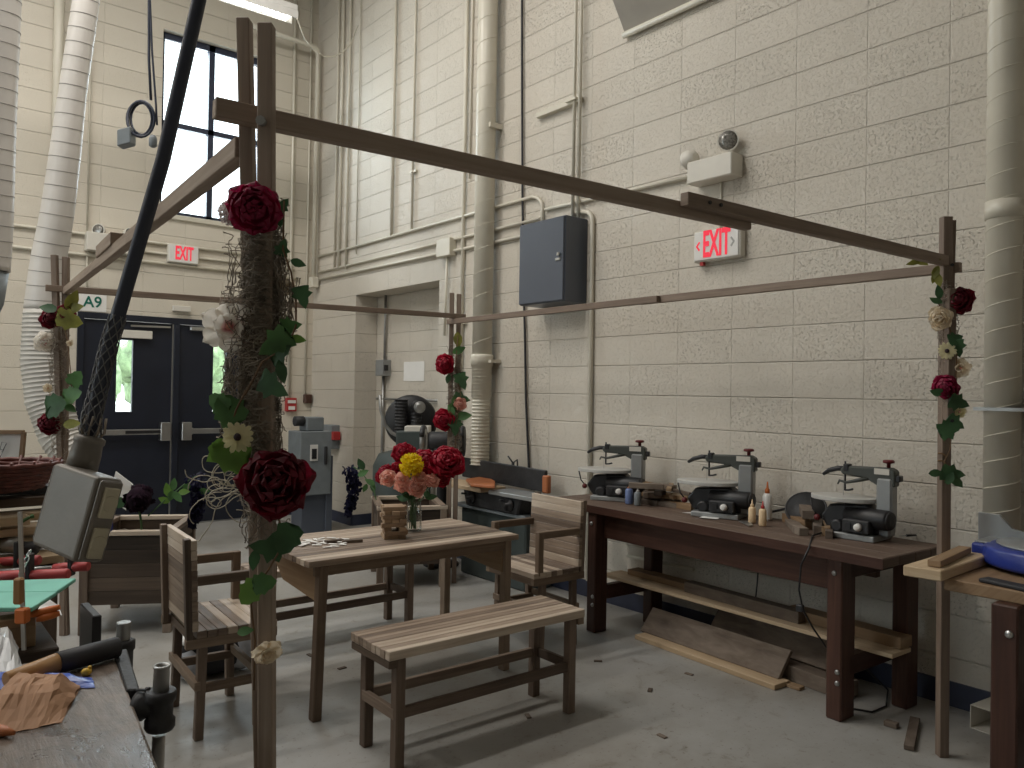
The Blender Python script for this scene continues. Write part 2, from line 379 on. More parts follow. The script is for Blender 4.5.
# floor: sealed grey concrete, mottled and scuffed
m, nt, b = newmat('worn sealed concrete')
gm = nt.nodes.new('ShaderNodeNewGeometry')
n1 = N(nt, 'ShaderNodeTexNoise', Scale=1.1, Detail=6.0, Roughness=.6); nt.links.new(gm.outputs['Position'], n1.inputs['Vector'])
n2 = N(nt, 'ShaderNodeTexNoise', Scale=9.0, Detail=6.0, Roughness=.7, Distortion=1.2); nt.links.new(gm.outputs['Position'], n2.inputs['Vector'])
n3 = N(nt, 'ShaderNodeTexNoise', Scale=42.0, Detail=4.0, Roughness=.7); nt.links.new(gm.outputs['Position'], n3.inputs['Vector'])
c1 = ramp(nt, n1.outputs[0], [(.3, (.27,.25,.22)), (.48, (.345,.34,.32)), (.7, (.40,.397,.385))])
mx = N(nt, 'ShaderNodeMix'); mx.data_type = 'RGBA'; mx.blend_type = 'MULTIPLY'; mx.inputs[0].default_value = 1
nt.links.new(c1, mx.inputs[6]); nt.links.new(ramp(nt, n2.outputs[0], [(.30, (.66,.625,.57)), (.42, (.94,.93,.92)), (.7, (1,1,1))]), mx.inputs[7])
mx2 = N(nt, 'ShaderNodeMix'); mx2.data_type = 'RGBA'; mx2.blend_type = 'MULTIPLY'; mx2.inputs[0].default_value = 1
nt.links.new(mx.outputs[2], mx2.inputs[6]); nt.links.new(ramp(nt, n3.outputs[0], [(.30, (.60,.54,.47)), (.40, (1,1,1)), (.72, (1.0,1.0,1.0)), (.80, (1.2,1.2,1.2))]), mx2.inputs[7])
nt.links.new(mx2.outputs[2], b.inputs['Base Color'])
nt.links.new(ramp(nt, n2.outputs[0], [(.3, (.30,)*3), (.7, (.46,)*3)]), b.inputs['Roughness'])
bp = N(nt, 'ShaderNodeBump', Strength=.25, Distance=.004); nt.links.new(n2.outputs[0], bp.inputs['Height']); nt.links.new(bp.outputs[0], b.inputs['Normal'])
M['floor'] = m
m, nt, b = newmat('battered stained bench top')
tc = nt.nodes.new('ShaderNodeTexCoord')
na = N(nt, 'ShaderNodeTexNoise', Scale=5.5, Detail=9.0, Roughness=.68, Distortion=.7); nt.links.new(tc.outputs['Object'], na.inputs['Vector'])
mp = nt.nodes.new('ShaderNodeMapping'); mp.inputs['Scale'].default_value = (55, 7, 20); mp.inputs['Rotation'].default_value = (0, 0, -.12); nt.links.new(tc.outputs['Object'], mp.inputs['Vector'])
nb2 = N(nt, 'ShaderNodeTexNoise', Scale=1.0, Detail=6.0, Roughness=.7); nt.links.new(mp.outputs[0], nb2.inputs['Vector'])
fa_ = math_(nt, 'ADD', math_(nt, 'MULTIPLY', na.outputs[0], .65), math_(nt, 'MULTIPLY', nb2.outputs[0], .35))
nt.links.new(ramp(nt, fa_, [(.36, (.025,.018,.014)), (.45, (.085,.062,.047)), (.54, (.155,.122,.096)), (.62, (.235,.19,.155)), (.72, (.36,.30,.24))]), b.inputs['Base Color'])
nt.links.new(ramp(nt, na.outputs[0], [(.35, (.22,)*3), (.65, (.5,)*3)]), b.inputs['Roughness'])
bp = N(nt, 'ShaderNodeBump', Strength=.9, Distance=.006); nt.links.new(fa_, bp.inputs['Height']); nt.links.new(bp.outputs[0], b.inputs['Normal'])
M['oldtop'] = m
M['outground'] = mat('pale outside paving', (.62,.60,.55), .9, var=.05)
M['tree'] = mat('outdoor foliage', (.27,.37,.20), .8, var=.4, vscale=3)

# ---------------------------------------------------------------- room
XR, YB, XL, YF, ZC = 4.0, 8.6, -6.0, -4.0, 6.6
def holed(name, m_, axis, pos, thick, a0, a1, z0, z1, holes):
    """wall slab with rectangular openings; axis is the one the wall runs along"""
    A = sorted(set([a0, a1] + [h[0] for h in holes] + [h[1] for h in holes])); Z = sorted(set([z0, z1] + [h[2] for h in holes] + [h[3] for h in holes]))
    mb = MB()
    def inhole(a, z): return any(h[0] < a < h[1] and h[2] < z < h[3] for h in holes)
    def solid(i, j): return 0 <= i < len(A)-1 and 0 <= j < len(Z)-1 and not inhole((A[i]+A[i+1])/2, (Z[j]+Z[j+1])/2)
    def P(a, z, t): return (a, pos+t*thick, z) if axis == 'x' else (pos+t*thick, a, z)
    for i in range(len(A)-1):
        for j in range(len(Z)-1):
            if not solid(i, j): continue
            a, b_, z, w = A[i], A[i+1], Z[j], Z[j+1]
            qs = [[(a,z,0),(b_,z,0),(b_,w,0),(a,w,0)], [(b_,z,1),(a,z,1),(a,w,1),(b_,w,1)]]
            if not solid(i-1, j): qs.append([(a,z,1),(a,z,0),(a,w,0),(a,w,1)])
            if not solid(i+1, j): qs.append([(b_,z,0),(b_,z,1),(b_,w,1),(b_,w,0)])
            if not solid(i, j-1): qs.append([(a,z,1),(b_,z,1),(b_,z,0),(a,z,0)])
            if not solid(i, j+1): qs.append([(a,w,0),(b_,w,0),(b_,w,1),(a,w,1)])
            for q in qs:
                ids = [mb.av(P(*p)) for p in q]
                mb.af(ids if axis == 'x' else list(reversed(ids)))
    return struct(mb.build(name, m_))
mb = MB(); mb.box((XL, YF, -.12), (XR+.5, YB+.3, 0)); struct(mb.build('floor', M['floor'], origin=(0,0,0)))
mb = MB(); mb.box((XL-.2, YF-.2, ZC), (XR+.6, YB+.3, ZC+.15)); struct(mb.build('ceiling', M['ceil']))
AL0, AL1, ALZ, ALX = 5.96, 7.55, 2.465, 4.265
holed('wall_right', M['wall_r'], 'y', XR, .26, YF, YB+.3, 0, ZC, [(AL0, AL1, -.0001, ALZ)])
mb = MB(); mb.box((ALX, AL0-.2, -.1), (ALX+.2, AL1+.2, ALZ+.2)); struct(mb.build('wall_alcove', M['wall_r']))
WX0, WX1, WZ0, WZ1 = 2.28, 3.36, 3.25, 5.17
DX0, DX1, DZ = 1.545, 3.39, 2.17
holed('wall_back', M['wall_b'], 'x', YB, .26, XL, XR, 0, ZC, [(WX0, WX1, WZ0, WZ1), (DX0, DX1, -.0001, DZ)])
LW = [(4.0, 6.8, 1.6, 4.2)]
holed('wall_left', M['wall_plain'], 'y', XL, -.2, YF, YB, 0, ZC, LW)
holed('wall_front', M['wall_plain'], 'x', YF, -.2, XL, XR, 0, ZC, [])
for k, h in enumerate(LW):
    mb = MB(); 
    for t in (0, .5, 1): y = h[0]+(h[1]-h[0])*t; mb.box((XL-.12, y-.03, h[2]), (XL-.05, y+.03, h[3]))
    for t in (0, .5, 1): z = h[2]+(h[3]-h[2])*t; mb.box((XL-.12, h[0], z-.03), (XL-.05, h[1], z+.03))
    w = struct(mb.build('window_%d' % (k+2), M['navy']))
    g = MB(); g.box((XL-.09, h[0], h[2]), (XL-.084, h[1], h[3])); struct(g.build('pane', M['glass'], w))
# window over the doors
mb = MB(); fy0, fy1 = YB+.07, YB+.14
f_ = .05
for x0, x1, z0, z1 in [(WX0,WX0+.035,WZ0,WZ1),(WX1-.035,WX1,WZ0,WZ1),(WX0,WX1,WZ0,WZ0+f_),(WX0,WX1,WZ1-f_-.02,WZ1),(2.775,2.835,WZ0,WZ1),(WX0,WX1,4.19,4.245)]:
    mb.box((x0, fy0, z0), (x1, fy1, z1))
w1 = struct(mb.build('window_1', M['navy']), 'tall dark framed four-pane window over the doors')
for x0, x1 in ((WX0+.035, 2.775), (2.835, WX1-.035)):
    for z0, z1 in ((WZ0+f_, 4.19), (4.245, WZ1-.07)):
        g = MB(); g.box((x0, YB+.10, z0), (x1, YB+.106, z1)); struct(g.build('pane', M['glass'], w1))
mb = MB(); mb.box((WX0-.05, YB-.03, WZ0-.05), (WX1+.05, YB+.07, WZ0)); struct(mb.build('trim_1', M['pipe'], bevel=.004), 'cream ledge under the window')
# doors
mb = MB()
for x0, x1, z0, z1 in [(DX0,DX0+.06,0,DZ),(DX1-.06,DX1,0,DZ),(DX0+.06,DX1-.06,DZ-.06,DZ),(2.445,2.505,0,DZ-.06)]:
    mb.box((x0, YB-.02, z0), (x1, YB+.12, z1))
struct(mb.build('trim_2', M['doornavy'], bevel=.003), 'dark navy steel door frame')
def door(k, x0, x1, l0, l1, hs):
    mb = MB(); y0, y1 = YB+.01, YB+.055; z0, z1 = 1.19, 1.915; t = DZ-.065
    for a, b_, c_, d_ in [(x0,l0,.004,t),(l1,x1,.004,t),(l0,l1,.004,z0),(l0,l1,z1,t)]: mb.box((a, y0, c_), (b_, y1, d_))
    d = struct(mb.build('door_%d' % k, M['doornavy']))
    g = MB(); g.box((l0, YB+.03, z0), (l1, YB+.036, z1)); struct(g.build('pane', M['glass'], d))
    g = MB()
    for a, b_, c_, d_ in [(l0-.02,l0,z0-.02,z1+.02),(l1,l1+.02,z0-.02,z1+.02),(l0,l1,z0-.02,z0),(l0,l1,z1,z1+.02)]: g.box((a, y0-.006, c_), (b_, y0, d_))
    struct(g.build('lite_frame', M['doornavy'], d))
    g = MB(); zc = .985
    a, b_ = (x0+.06, x1-.10) if hs > 0 else (x0+.10, x1-.06)
    g.box((a, y0-.075, zc-.028), (b_, y0-.045, zc+.028)); g.box((a, y0-.05, zc-.035), (a+.05, y0, zc+.035))
    hx = x1-.075 if hs > 0 else x0+.075
    g.box((hx-.05, y0-.085, zc-.095), (hx+.05, y0, zc+.095))
    pb = struct(g.build('push_bar', M['steel'], d, bevel=.006))
    g = MB(); mid = (a+b_)/2; g.box((mid-.02, y0-.079, zc-.016), (b_-.02 if hs > 0 else mid+.15, y0-.074, zc+.016)); struct(g.build('push_pad', M['black'], pb))
    g = MB(); g.box((x0+.22, y0-.06, DZ-.235) if hs > 0 else (x0+.1, y0-.05, DZ-.12), (x0+.62, y0, DZ-.155) if hs > 0 else (x0+.5, y0, DZ-.08))
    cl = struct(g.build('door_closer', M['offwhite' if hs > 0 else 'steel'], d, bevel=.004))
    if hs > 0:
        g = MB(); g.bar((x0+.42, y0-.03, DZ-.11), (x0+.80, y0-.03, DZ-.10), .03, .018); struct(g.build('closer_arm', M['steel'], cl))
        g = MB(); g.box((x1-.012, y0-.012, .01), (x1+.012, y0, t)); struct(g.build('door_edge', M['steel'], d))
door(1, DX0+.06, 2.445, 1.905, 2.055, 1)
door(2, 2.505, DX1-.06, 2.86, 3.0, -1)
mb = MB(); mb.box((DX0+.06,YB-.01,0),(DX1-.06,YB+.12,.012)); struct(mb.build('trim_3', M['dullsteel']), 'metal threshold under the double doors')
# skirting
mb = MB(); mb.box((XR-.012, YF, 0), (XR, AL0, .115)); mb.box((XR-.012, AL1, 0), (XR, YB, .115)); mb.box((XR, AL1-.012, 0), (ALX, AL1, .115)); mb.box((ALX-.012, AL0, 0), (ALX, AL1, .115))
struct(mb.build('baseboard_right', M['navy']), 'dark navy vinyl base along the block wall')
mb = MB(); mb.box((XL, YB-.012, 0), (DX0, YB, .115)); mb.box((DX1, YB-.012, 0), (XR, YB, .115)); struct(mb.build('baseboard_back', M['navy']))

# outside, seen through the door glass
mb = MB(); mb.box((-40, YB+.4, -.15), (50, 70, -.05)); struct(mb.build('ground_outside', M['outground']))
for k, (x, y, r) in enumerate([(4.5, 29, 2.2), (9.4, 33, 2.3), (14, 28, 2.2), (0, 33, 2.2), (19.5, 33, 2.6)]):
    t = empty('tree', (x, y, -.05), ['full green tree outside beyond the left door glass', 'full green tree outside, second behind the door glass', 'green tree outside beyond the right door glass', 'green tree outside, left of the others beyond the doors', 'tallest green tree outside, right of the others'][k], 'tree', 'trees outside the doors')
    tb = MB(); tb.tube([(x,y,-.05),(x,y,r*.8)], [.18,.12], 8); tb.build('trunk', M['stem'], t)
    fb = MB()
    for q in range(14):
        a = rnd(0, 2*PI); rr = rnd(0, r*.75); fb.ball((x+math.cos(a)*rr, y+math.sin(a)*rr, rnd(.5, 1.35)*r), rnd(.35,.55)*r, 10, 8, .12)
    fb.build('crown', M['tree'], t)

# ---------------------------------------------------------------- wall services
def pipe_run(name, pts, r, label, cat='conduit', m_='pipe', group=None, n=8, clips=(), fillet=.05):
    P_ = [Vector(p) for p in pts]; out = [P_[0]]
    for i in range(1, len(P_)-1):
        a, b_, c_ = P_[i-1], P_[i], P_[i+1]; d1 = (a-b_); d2 = (c_-b_); f = min(fillet, d1.length*.45, d2.length*.45)
        p0 = b_+d1.normalized()*f; p2 = b_+d2.normalized()*f
        for k in range(5):
            t = k/4; out.append(p0*(1-t)**2 + b_*2*t*(1-t) + p2*t*t)
    out.append(P_[-1])
    mb = MB(); mb.tube(out, r, n)
    o = tag(mb.build(name, M[m_]), label, cat, group)
    if clips:
        for c in clips:
            k = MB(); c = Vector(c); k.lathe([(r*1.5,-.012),(r*1.5,.012)], c, (0,0,1), 10); k.box(c+V(-.005,-.06,-.01), c+V(.012,.06,.01)); k.build('strap', M[m_], o)
    return o
xw = XR-.022
def wallv(u, z0, z1, r, label, v=100, name='conduit', m_='pipe', x=None, clips=()):
    x = x or XR-r-.008
    y = on_x(u, v, x).y
    return pipe_run(name, [(x,y,z0),(x,y,z1)], r, label, m_=m_, clips=[(x,y,z) for z in clips])
wallv(337.5, 2.80, ZC, .013, 'cream vertical conduit nearest the room corner, left one of a close pair')
wallv(342, 2.80, ZC, .017, 'cream vertical conduit near the room corner, right one of a close pair')
wallv(349, 2.77, ZC, .015, 'cream vertical conduit just right of the close pair by the corner')
wallv(359, 2.9, ZC, .007, 'thin cream rod on the block wall between the corner conduits', clips=(4.1,))
wallv(394, 2.99, ZC, .017, 'cream vertical conduit above the alcove, thicker one left of the hooked rod')
wallv(414, 3.0, ZC, .012, 'cream vertical rod with a hook above the alcove opening', clips=(3.55,))
wallv(465.5, 1.02, ZC, .017, 'cream vertical conduit just left of the ribbed hose, running to the machine', clips=(2.05, 1.25, 3.45))
wallv(471, 3.3, ZC, .008, 'thin cream rod between the conduit and the round duct')
y576 = on_x(576, 100, XR-.02).y
wallv(574.5, 2.715, ZC, .013, 'cream vertical conduit entering the top of the grey cabinet, left of two', x=XR-.045)
wallv(580, 2.715, ZC, .013, 'cream vertical conduit entering the top of the grey cabinet, right of two', x=XR-.045)
# horizontal runs
x1 = XR-.02
pipe_run('conduit', [(x1,8.45,2.985),(x1,4.62,2.985),(x1,4.53,2.92),(x1,4.53,2.715)], .014, 'upper cream conduit over the alcove that bends down into the grey cabinet', fillet=.08)
pipe_run('conduit', [(x1,8.42,2.80),(x1,4.55,2.80)], .013, 'cream conduit over the alcove, middle of three horizontal runs')
pipe_run('conduit', [(x1,8.42,2.72),(x1,4.545,2.69)], .014, 'cream conduit over the alcove, lowest of three horizontal runs')
pipe_run('conduit', [(x1,4.18,2.715),(x1,4.17,2.78),(x1,3.985,2.76),(x1,3.97,.12)], .017, 'cream conduit arching off the grey cabinet and dropping to the workbench', fillet=.12)
pipe_run('conduit', [(x1,4.5,2.86),(x1,3.07,2.83)], .013, 'cream conduit running from the grey cabinet to the emergency lamp box')
y721 = on_x(721, 200, 3.99).y
pipe_run('conduit', [(XR-.012,y721,2.80),(XR-.012,y721,2.47)], .007, 'thin cream conduit dropping from emergency lamp to the exit sign')
pipe_run('conduit', [(x1,3.60,.50),(x1,3.05,.50)], .013, 'cream horizontal pipe low on the wall under the workbench')
pipe_run('conduit', [(x1,3.60,.36),(x1,3.05,.37)], .011, 'thinner cream pipe low under the workbench, lower one of two')
# door wall runs
y1 = YB-.02
pipe_run('conduit', [(-.6,y1,2.93),(3.75,y1,2.93)], .016, 'cream conduit across the door wall, highest of the horizontal runs')
pipe_run('conduit', [(-.6,y1,2.73),(3.80,y1,2.725)], .016, 'cream conduit across the door wall, lowest of the horizontal runs')
pipe_run('conduit', [(2.05,y1,2.83),(3.75,y1,2.825)], .013, 'cream conduit across the door wall, starting behind the exit sign')
pipe_run('conduit', [(1.60,y1,ZC),(1.61,y1,2.95)], .009, 'thin cream conduit dropping to the emergency lamp left of the window')
pipe_run('conduit', [(1.615,y1,2.76),(1.62,y1,2.41)], .008, 'thin cream conduit below the emergency lamp box by the door sign')
pipe_run('conduit', [(3.70,y1,ZC),(3.71,y1,1.35)], .018, 'cream conduit running down to the red pull station')
pipe_run('conduit', [(3.90,y1,ZC),(3.91,y1,1.32)], .012, 'slim cream conduit running down to the small brown box by the corner')
pipe_run('pipe', [(1.32,y1-.03,ZC),(1.33,y1-.03,2.6)], .045, 'wide cream vertical pipe on the door wall behind the slanted duct', 'pipe')
pipe_run('pipe', [(3.1,8.45,5.42),(3.93,8.45,5.40),(3.93,8.45,2.66)], .028, 'cream sprinkler pipe turning down beside the room corner', 'pipe', fillet=.07)
mb = MB(); mb.box((XR-.075, 5.70, 2.655), (XR, 5.915, 2.815)); o = tag(mb.build('junction_box', M['pipe'], bevel=.006), 'cream junction box beside the round duct above the alcove', 'junction box')
pipe_run('conduit', [(XR-.03,5.80,2.655),(XR-.03,5.82,1.95)], .012, 'short cream conduit hanging from the junction box behind the back post')
mb = MB(); mb.box((3.89, 8.40, 2.62), (3.97, 8.5, 2.74)); tag(mb.build('junction_box', M['pipe'], bevel=.005), 'small cream junction box in the room corner under the pipe', 'junction box')
# round duct with ribbed hose
yd = on_x(486.5, 100, XR-.1).y; xd = XR-.10
def ribbed(mb, pts, rs, pitch, amp, n=20, sub=4):
    """tube along a polyline with raised rings every `pitch` metres"""
    P_ = [Vector(p) for p in pts]; seg = [(P_[i+1]-P_[i]).length for i in range(len(P_)-1)]; L = sum(seg)
    cnt = max(2, int(L/pitch)); out = []; rr = []
    def at(t):
        d = t*L
        for i, s_ in enumerate(seg):
            if d <= s_ or i == len(seg)-1: q = min(1, d/s_); return P_[i].lerp(P_[i+1], q), rs[i]*(1-q)+rs[i+1]*q
            d -= s_
    for k in range(cnt):
        for f, a in ((0, 0), (.80, 0), (.88, amp), (.94, amp)):
            p, r = at((k+f)/cnt); out.append(p); rr.append(r+a)
    p, r = at(1); out.append(p); rr.append(r)
    mb.tube(out, rr, n)
mb = MB()
def helix(mb, c0, z0, z1, R, r, pitch, n=5):
    k = int((z1-z0)/pitch*20); mb.tube([(c0[0]+math.cos(2*PI*i/20)*R, c0[1]+math.sin(2*PI*i/20)*R, z0+(z1-z0)*i/k) for i in range(k+1)], r, n)
du = empty('duct', (xd,yd,1.40), 'cream round spiral duct on the wall beside the alcove ending in a ribbed hose', 'duct')
mb.lathe([(.083,1.40),(.083,ZC)], (xd,yd,0), n=24); helix(mb, (xd,yd), 1.75, ZC, .0835, .0028, .19); mb.build('spiral_pipe', M['pipe'], du)
mb = MB(); mb.lathe([(.092,1.66),(.094,1.72),(.094,1.74),(.088,1.76)], (xd,yd,0), n=24); mb.build('collar', M['pipe'], du)
mb = MB(); mb.box((xd-.005,yd-.13,1.69),(XR,yd+.13,1.715)); mb.build('bracket', M['pipe'], du)
mb = MB(); mb.box((xd-.03,yd-.1,3.62),(XR,yd-.06,3.66)); mb.build('bracket', M['pipe'], du)
mb = MB(); ribbed(mb, [(xd,yd,1.66),(xd,yd,1.2),(xd-.01,yd-.01,.85)], [.075,.075,.075], .028, .010); mb.build('ribbed_hose', M['pipe'], du)
# big duct at right
xd2 = XR-.10; yd2 = on_x(1004, 250, xd2).y
du = empty('duct', (xd2,yd2,.85), 'wide cream spiral duct at the right side behind the blue saw', 'duct')
mb = MB(); mb.lathe([(.072,.85),(.072,ZC)], (xd2,yd2,0), n=28); helix(mb, (xd2,yd2), .9, ZC, .0724, .0024, .115); mb.build('spiral_pipe', M['pipe'], du)
mb = MB(); mb.lathe([(.076,2.26),(.076,2.34)], (xd2,yd2,0), n=28); mb.build('collar', M['pipe'], du)
mb = MB(); mb.box((xd2-.08,yd2-.16,1.405),(XR,yd2+.09,1.42)); mb.box((xd2+.05,yd2-.16,1.37),(XR,yd2-.14,1.405)); mb.build('bracket', M['dullsteel'], du)
# strut bracket
mb = MB(); mb.box((XR-.045,4.12,3.585),(XR,4.60,3.625)); br = tag(mb.build('strut_bracket', M['pipe'], bevel=.003), 'cream channel bracket across the twin conduits above the cabinet', 'bracket')
mb = MB(); mb.box((XR-.07,4.13,3.60),(XR-.045,4.24,3.615)); mb.build('clamp', M['pipe'], br)
# black cable on the wall
pts = [on_x(u, v, XR-.02) for u, v in [(522,-60),(522,60),(522.5,200),(524,300),(525,340),(526,400),(529,470),(532,490)]]
mb = MB(); mb.tube([V(pts[0].x, pts[0].y, ZC)]+pts, .0095, 8); tag(mb.build('power_cable', M['rubber']), 'black cable hanging down the wall behind the grey cabinet', 'cable')
# grey cabinet
ca = empty('wall_cabinet', (XR,4.31,2.15), 'slate grey steel wall cabinet with lockable front between the conduits', 'cabinet')
cx0, cy0, cy1, cz0, cz1 = 3.78, 4.05, 4.545, 2.105, 2.715
mb = MB(); mb.box((cx0, cy0, cz0), (XR, cy1, cz1)); mb.build('body', M['panelgrey'], ca, bevel=.005)
mb = MB(); mb.box((cx0-.014, cy0+.006, cz0+.006), (cx0-.001, cy1-.004, cz1-.006)); dr = mb.build('door', M['panelgrey'], ca, bevel=.004)
mb = MB(); mb.box((cx0-.035, cy0+.03, 2.425), (cx0-.014, cy0+.055, 2.45)); mb.box((cx0-.022, cy0+.03, 2.395), (cx0-.014, cy0+.085, 2.415)); mb.build('latch', M['steel'], dr, bevel=.003)
# emergency lights
def emergency(name, org, ux, out, Wd, Ht, label, heads):
    """box on a wall: ux along the wall, out off the wall"""
    ux = Vector(ux); out = Vector(out); o = Vector(org); e = empty(name, o, label, 'emergency light')
    mb = MB(); mb.obox(o+ux*Wd/2+V(0,0,Ht/2)+out*.06, ux*Wd/2, out*.06, V(0,0,Ht/2)); mb.build('battery_box', M['offwhite'], e, bevel=.006)
    for (f, aim, up) in heads:
        c = o+ux*Wd*f+V(0,0,Ht+up)+out*.07; aim = Vector(aim).normalized()
        mb = MB(); mb.lathe([(.018,-.06),(.045,-.045),(.062,0),(.064,.012)], c, aim, 18); mb.tube([o+ux*Wd*f+V(0,0,Ht-.01)+out*.06, c-aim*.04], .009, 6)
        h = mb.build('lamp_head', M['offwhite'], e)
        mb = MB(); mb.lathe([(.056,.0125),(.03,.017),(.001,.018)], c, aim, 18); mb.build('lens', M['lens'], h)
M['lens'] = mat('faceted lamp lens', (.27,.26,.24), .25, .5, var=.3, vscale=90)
emergency('emergency_light', (XR,3.07,2.755), (0,-1,0), (-1,0,0), .325, .135, 'two-headed cream emergency lamp box on the wall above the angled exit sign', [(-.06,(.25,.9,-.15),.03),(.82,(-.75,-.35,-.1),.085)])
emergency('emergency_light', (1.59,YB,2.765), (1,0,0), (0,-1,0), .45, .18, 'two-headed emergency lamp box on the door wall left of the window', [(.25,(-.55,-.6,0),.03),(.86,(.45,-.7,.1),.03)])
# signs
def text(body, size, m_, parent, mat_w, sx=1, off=.0, ext=.002, name='lettering'):
    cu = bpy.data.curves.new(name, 'FONT'); cu.body = body; cu.size = size; cu.align_x = 'CENTER'; cu.align_y = 'CENTER'; cu.extrude = ext; cu.offset = off
    cu.materials.append(m_); tmp = bpy.data.objects.new('tmp', cu); C.objects.link(tmp)
    dg = bpy.context.evaluated_depsgraph_get(); me = bpy.data.meshes.new_from_object(tmp.evaluated_get(dg)); me.name = name
    bpy.data.objects.remove(tmp); bpy.data.curves.remove(cu)
    t = bpy.data.objects.new(name, me); C.objects.link(t); t.parent = parent
    loc = mat_w.translation.copy(); p = parent
    while p is not None: loc -= p.location; p = p.parent
    R_ = mat_w.to_3x3().to_4x4(); t.matrix_local = Matrix.Translation(loc) @ R_ @ Matrix.Diagonal((sx,1,1,1)); return t
def frame_m(o, x, y):
    x = Vector(x).normalized(); y = Vector(y).normalized(); z = x.cross(y); m_ = Matrix((x, y, z)).transposed().to_4x4(); m_.translation = Vector(o); return m_
ex = empty('exit_sign', (XR,2.915,2.29), 'angled white EXIT sign with red letters and side arrows on the block wall', 'exit sign')
mb = MB(); mb.box((3.945,2.72,2.275),(XR,3.06,2.465)); mb.build('housing', M['offwhite'], ex, bevel=.006)
mb = MB(); mb.box((3.938,2.73,2.283),(3.945,3.05,2.457)); fp = mb.build('face_plate', M['white'], ex, bevel=.003)
text('EXIT', .225, M['exitred'], fp, frame_m((3.936,2.885,2.37),(0,-1,0),(0,0,1)), .43, .005)
for sg, mt, yy in ((-1,'exitred',3.035),(1,'greyletter',2.755)):
    mb = MB(); s_ = -sg
    mb.prism([(0,0),(.022,.03),(.03,.022),(.012,0),(.03,-.022),(.022,-.03)] if sg < 0 else [(0,0),(-.022,-.03),(-.03,-.022),(-.012,0),(-.03,.022),(-.022,.03)], (3.938,yy,2.37), (0,-1,0), (0,0,1), (-.002,0,0)); mb.build('arrow', M[mt], fp)
mb = MB(); mb.box((3.95,2.99,2.252),(3.975,3.015,2.275)); mb.build('indicator', M['red'], ex)
ex = empty('exit_sign', (2.51,YB,2.745), 'white EXIT sign with red letters above the double doors', 'exit sign')
mb = MB(); mb.box((2.355,YB-.06,2.745),(2.665,YB,2.935)); mb.build('housing', M['offwhite'], ex, bevel=.006)
mb = MB(); mb.box((2.365,YB-.066,2.753),(2.655,YB-.06,2.927)); fp = mb.build('face_plate', M['white'], ex, bevel=.003)
text('EXIT', .195, M['exitred'], fp, frame_m((2.515,YB-.068,2.843),(1,0,0),(0,0,1)), .46, .005)
sg = empty('door_sign', (1.675,YB,2.20), 'white sign reading A9 in green over the left door corner', 'sign')
mb = MB(); mb.box((1.54,YB-.006,2.18),(1.80,YB,2.375)); mb.build('plate', M['white'], sg)
text('A9', .150, M['greenletter'], sg, frame_m((1.675,YB-.008,2.268),(1,0,0),(0,0,1)), .95, .002)
mb = MB(); mb.box((2.42,YB-.05,2.24),(2.60,YB,2.30)); tag(mb.build('door_sensor', M['offwhite'], bevel=.006), 'small cream sensor box on the wall over the doors', 'sensor')
# sloping unit at the top of the right wall
un = empty('wall_heater', (XR,2.8,3.92), 'grey sloping-bottomed heater unit high on the block wall', 'heater')
mb = MB(); mb.prism([(0,0),(-.03,0),(-.27,.36),(-.27,1.0),(0,1.0)][::-1], (XR,3.69,3.94), (1,0,0), (0,0,1), (0,-1.75,0)); mb.build('casing', mat('heater enamel', (.36,.335,.295), .5, var=.03), un)
mb = MB(); mb.tube([(XR-.03,3.70,3.925),(XR-.03,1.9,3.925)], .022, 8); mb.build('ledge', M['pipe'], un)
# alarm pull station, small box, red tag
ps = empty('fire_alarm_pull', (3.735,YB,1.19), 'red fire alarm pull station on the wall beside the doors', 'fire alarm')
mb = MB(); mb.box((3.675,YB-.05,1.19),(3.80,YB,1.345)); mb.build('housing', M['red'], ps, bevel=.005)
mb = MB(); mb.box((3.69,YB-.058,1.285),(3.785,YB-.05,1.32)); mb.box((3.70,YB-.062,1.21),(3.775,YB-.05,1.25)); mb.build('handle', M['white'], ps)
mb = MB(); mb.box((3.895,YB-.06,1.285),(3.985,YB,1.39)); o = tag(mb.build('alarm_box', M['alarm'] if 'alarm' in M else M['bench'], bevel=.008), 'small dark brown alarm box on the wall in the room corner', 'alarm box')
mb = MB(); mb.box((3.70,YB-.03,1.99),(3.79,YB,2.06)); tag(mb.build('alarm_strobe', M['red'], bevel=.004), 'small red strobe on the conduit right of the doors', 'alarm strobe')
p_ = on_x(331, 455, XR-.05)
mb = MB(); mb.box((XR-.10,p_.y-.10,.80),(XR,p_.y+.12,1.06)); sb = tag(mb.build('switch_box', M['machgrey'], bevel=.005), 'grey electrical switch box low on the wall corner beside the alcove', 'switch box')
mb = MB(); mb.box((XR-.10,p_.y-.16,.90),(XR-.02,p_.y-.10,.99)); mb.build('switch', M['red'], sb, bevel=.004)
p_ = on_x(385, 368, ALX-.04)
mb = MB(); mb.box((ALX-.10,p_.y-.06,p_.z-.085),(ALX,p_.y+.10,p_.z+.085)); sb = tag(mb.build('switch_box', M['sawgrey'], bevel=.005), 'silver disconnect switch box on the alcove wall', 'switch box')
mb = MB(); mb.box((ALX-.085,p_.y-.085,p_.z-.03),(ALX-.05,p_.y-.06,p_.z+.03)); mb.build('lever', M['black'], sb)
pipe_run('conduit', [(ALX-.03,p_.y+.03,p_.z+.085),(ALX-.03,p_.y+.03,ALZ)], .014, 'brownish conduit rising from the switch box to the alcove soffit', m_='dullsteel')
pipe_run('conduit', [(ALX-.03,p_.y+.05,p_.z-.085),(ALX-.03,p_.y+.05,.3)], .016, 'conduit dropping from the switch box down the alcove wall', m_='dullsteel')
pipe_run('conduit', [(ALX-.03,7.48,1.36),(ALX-.03,6.0,1.36)], .013, 'dull horizontal pipe across the alcove wall', m_='dullsteel')
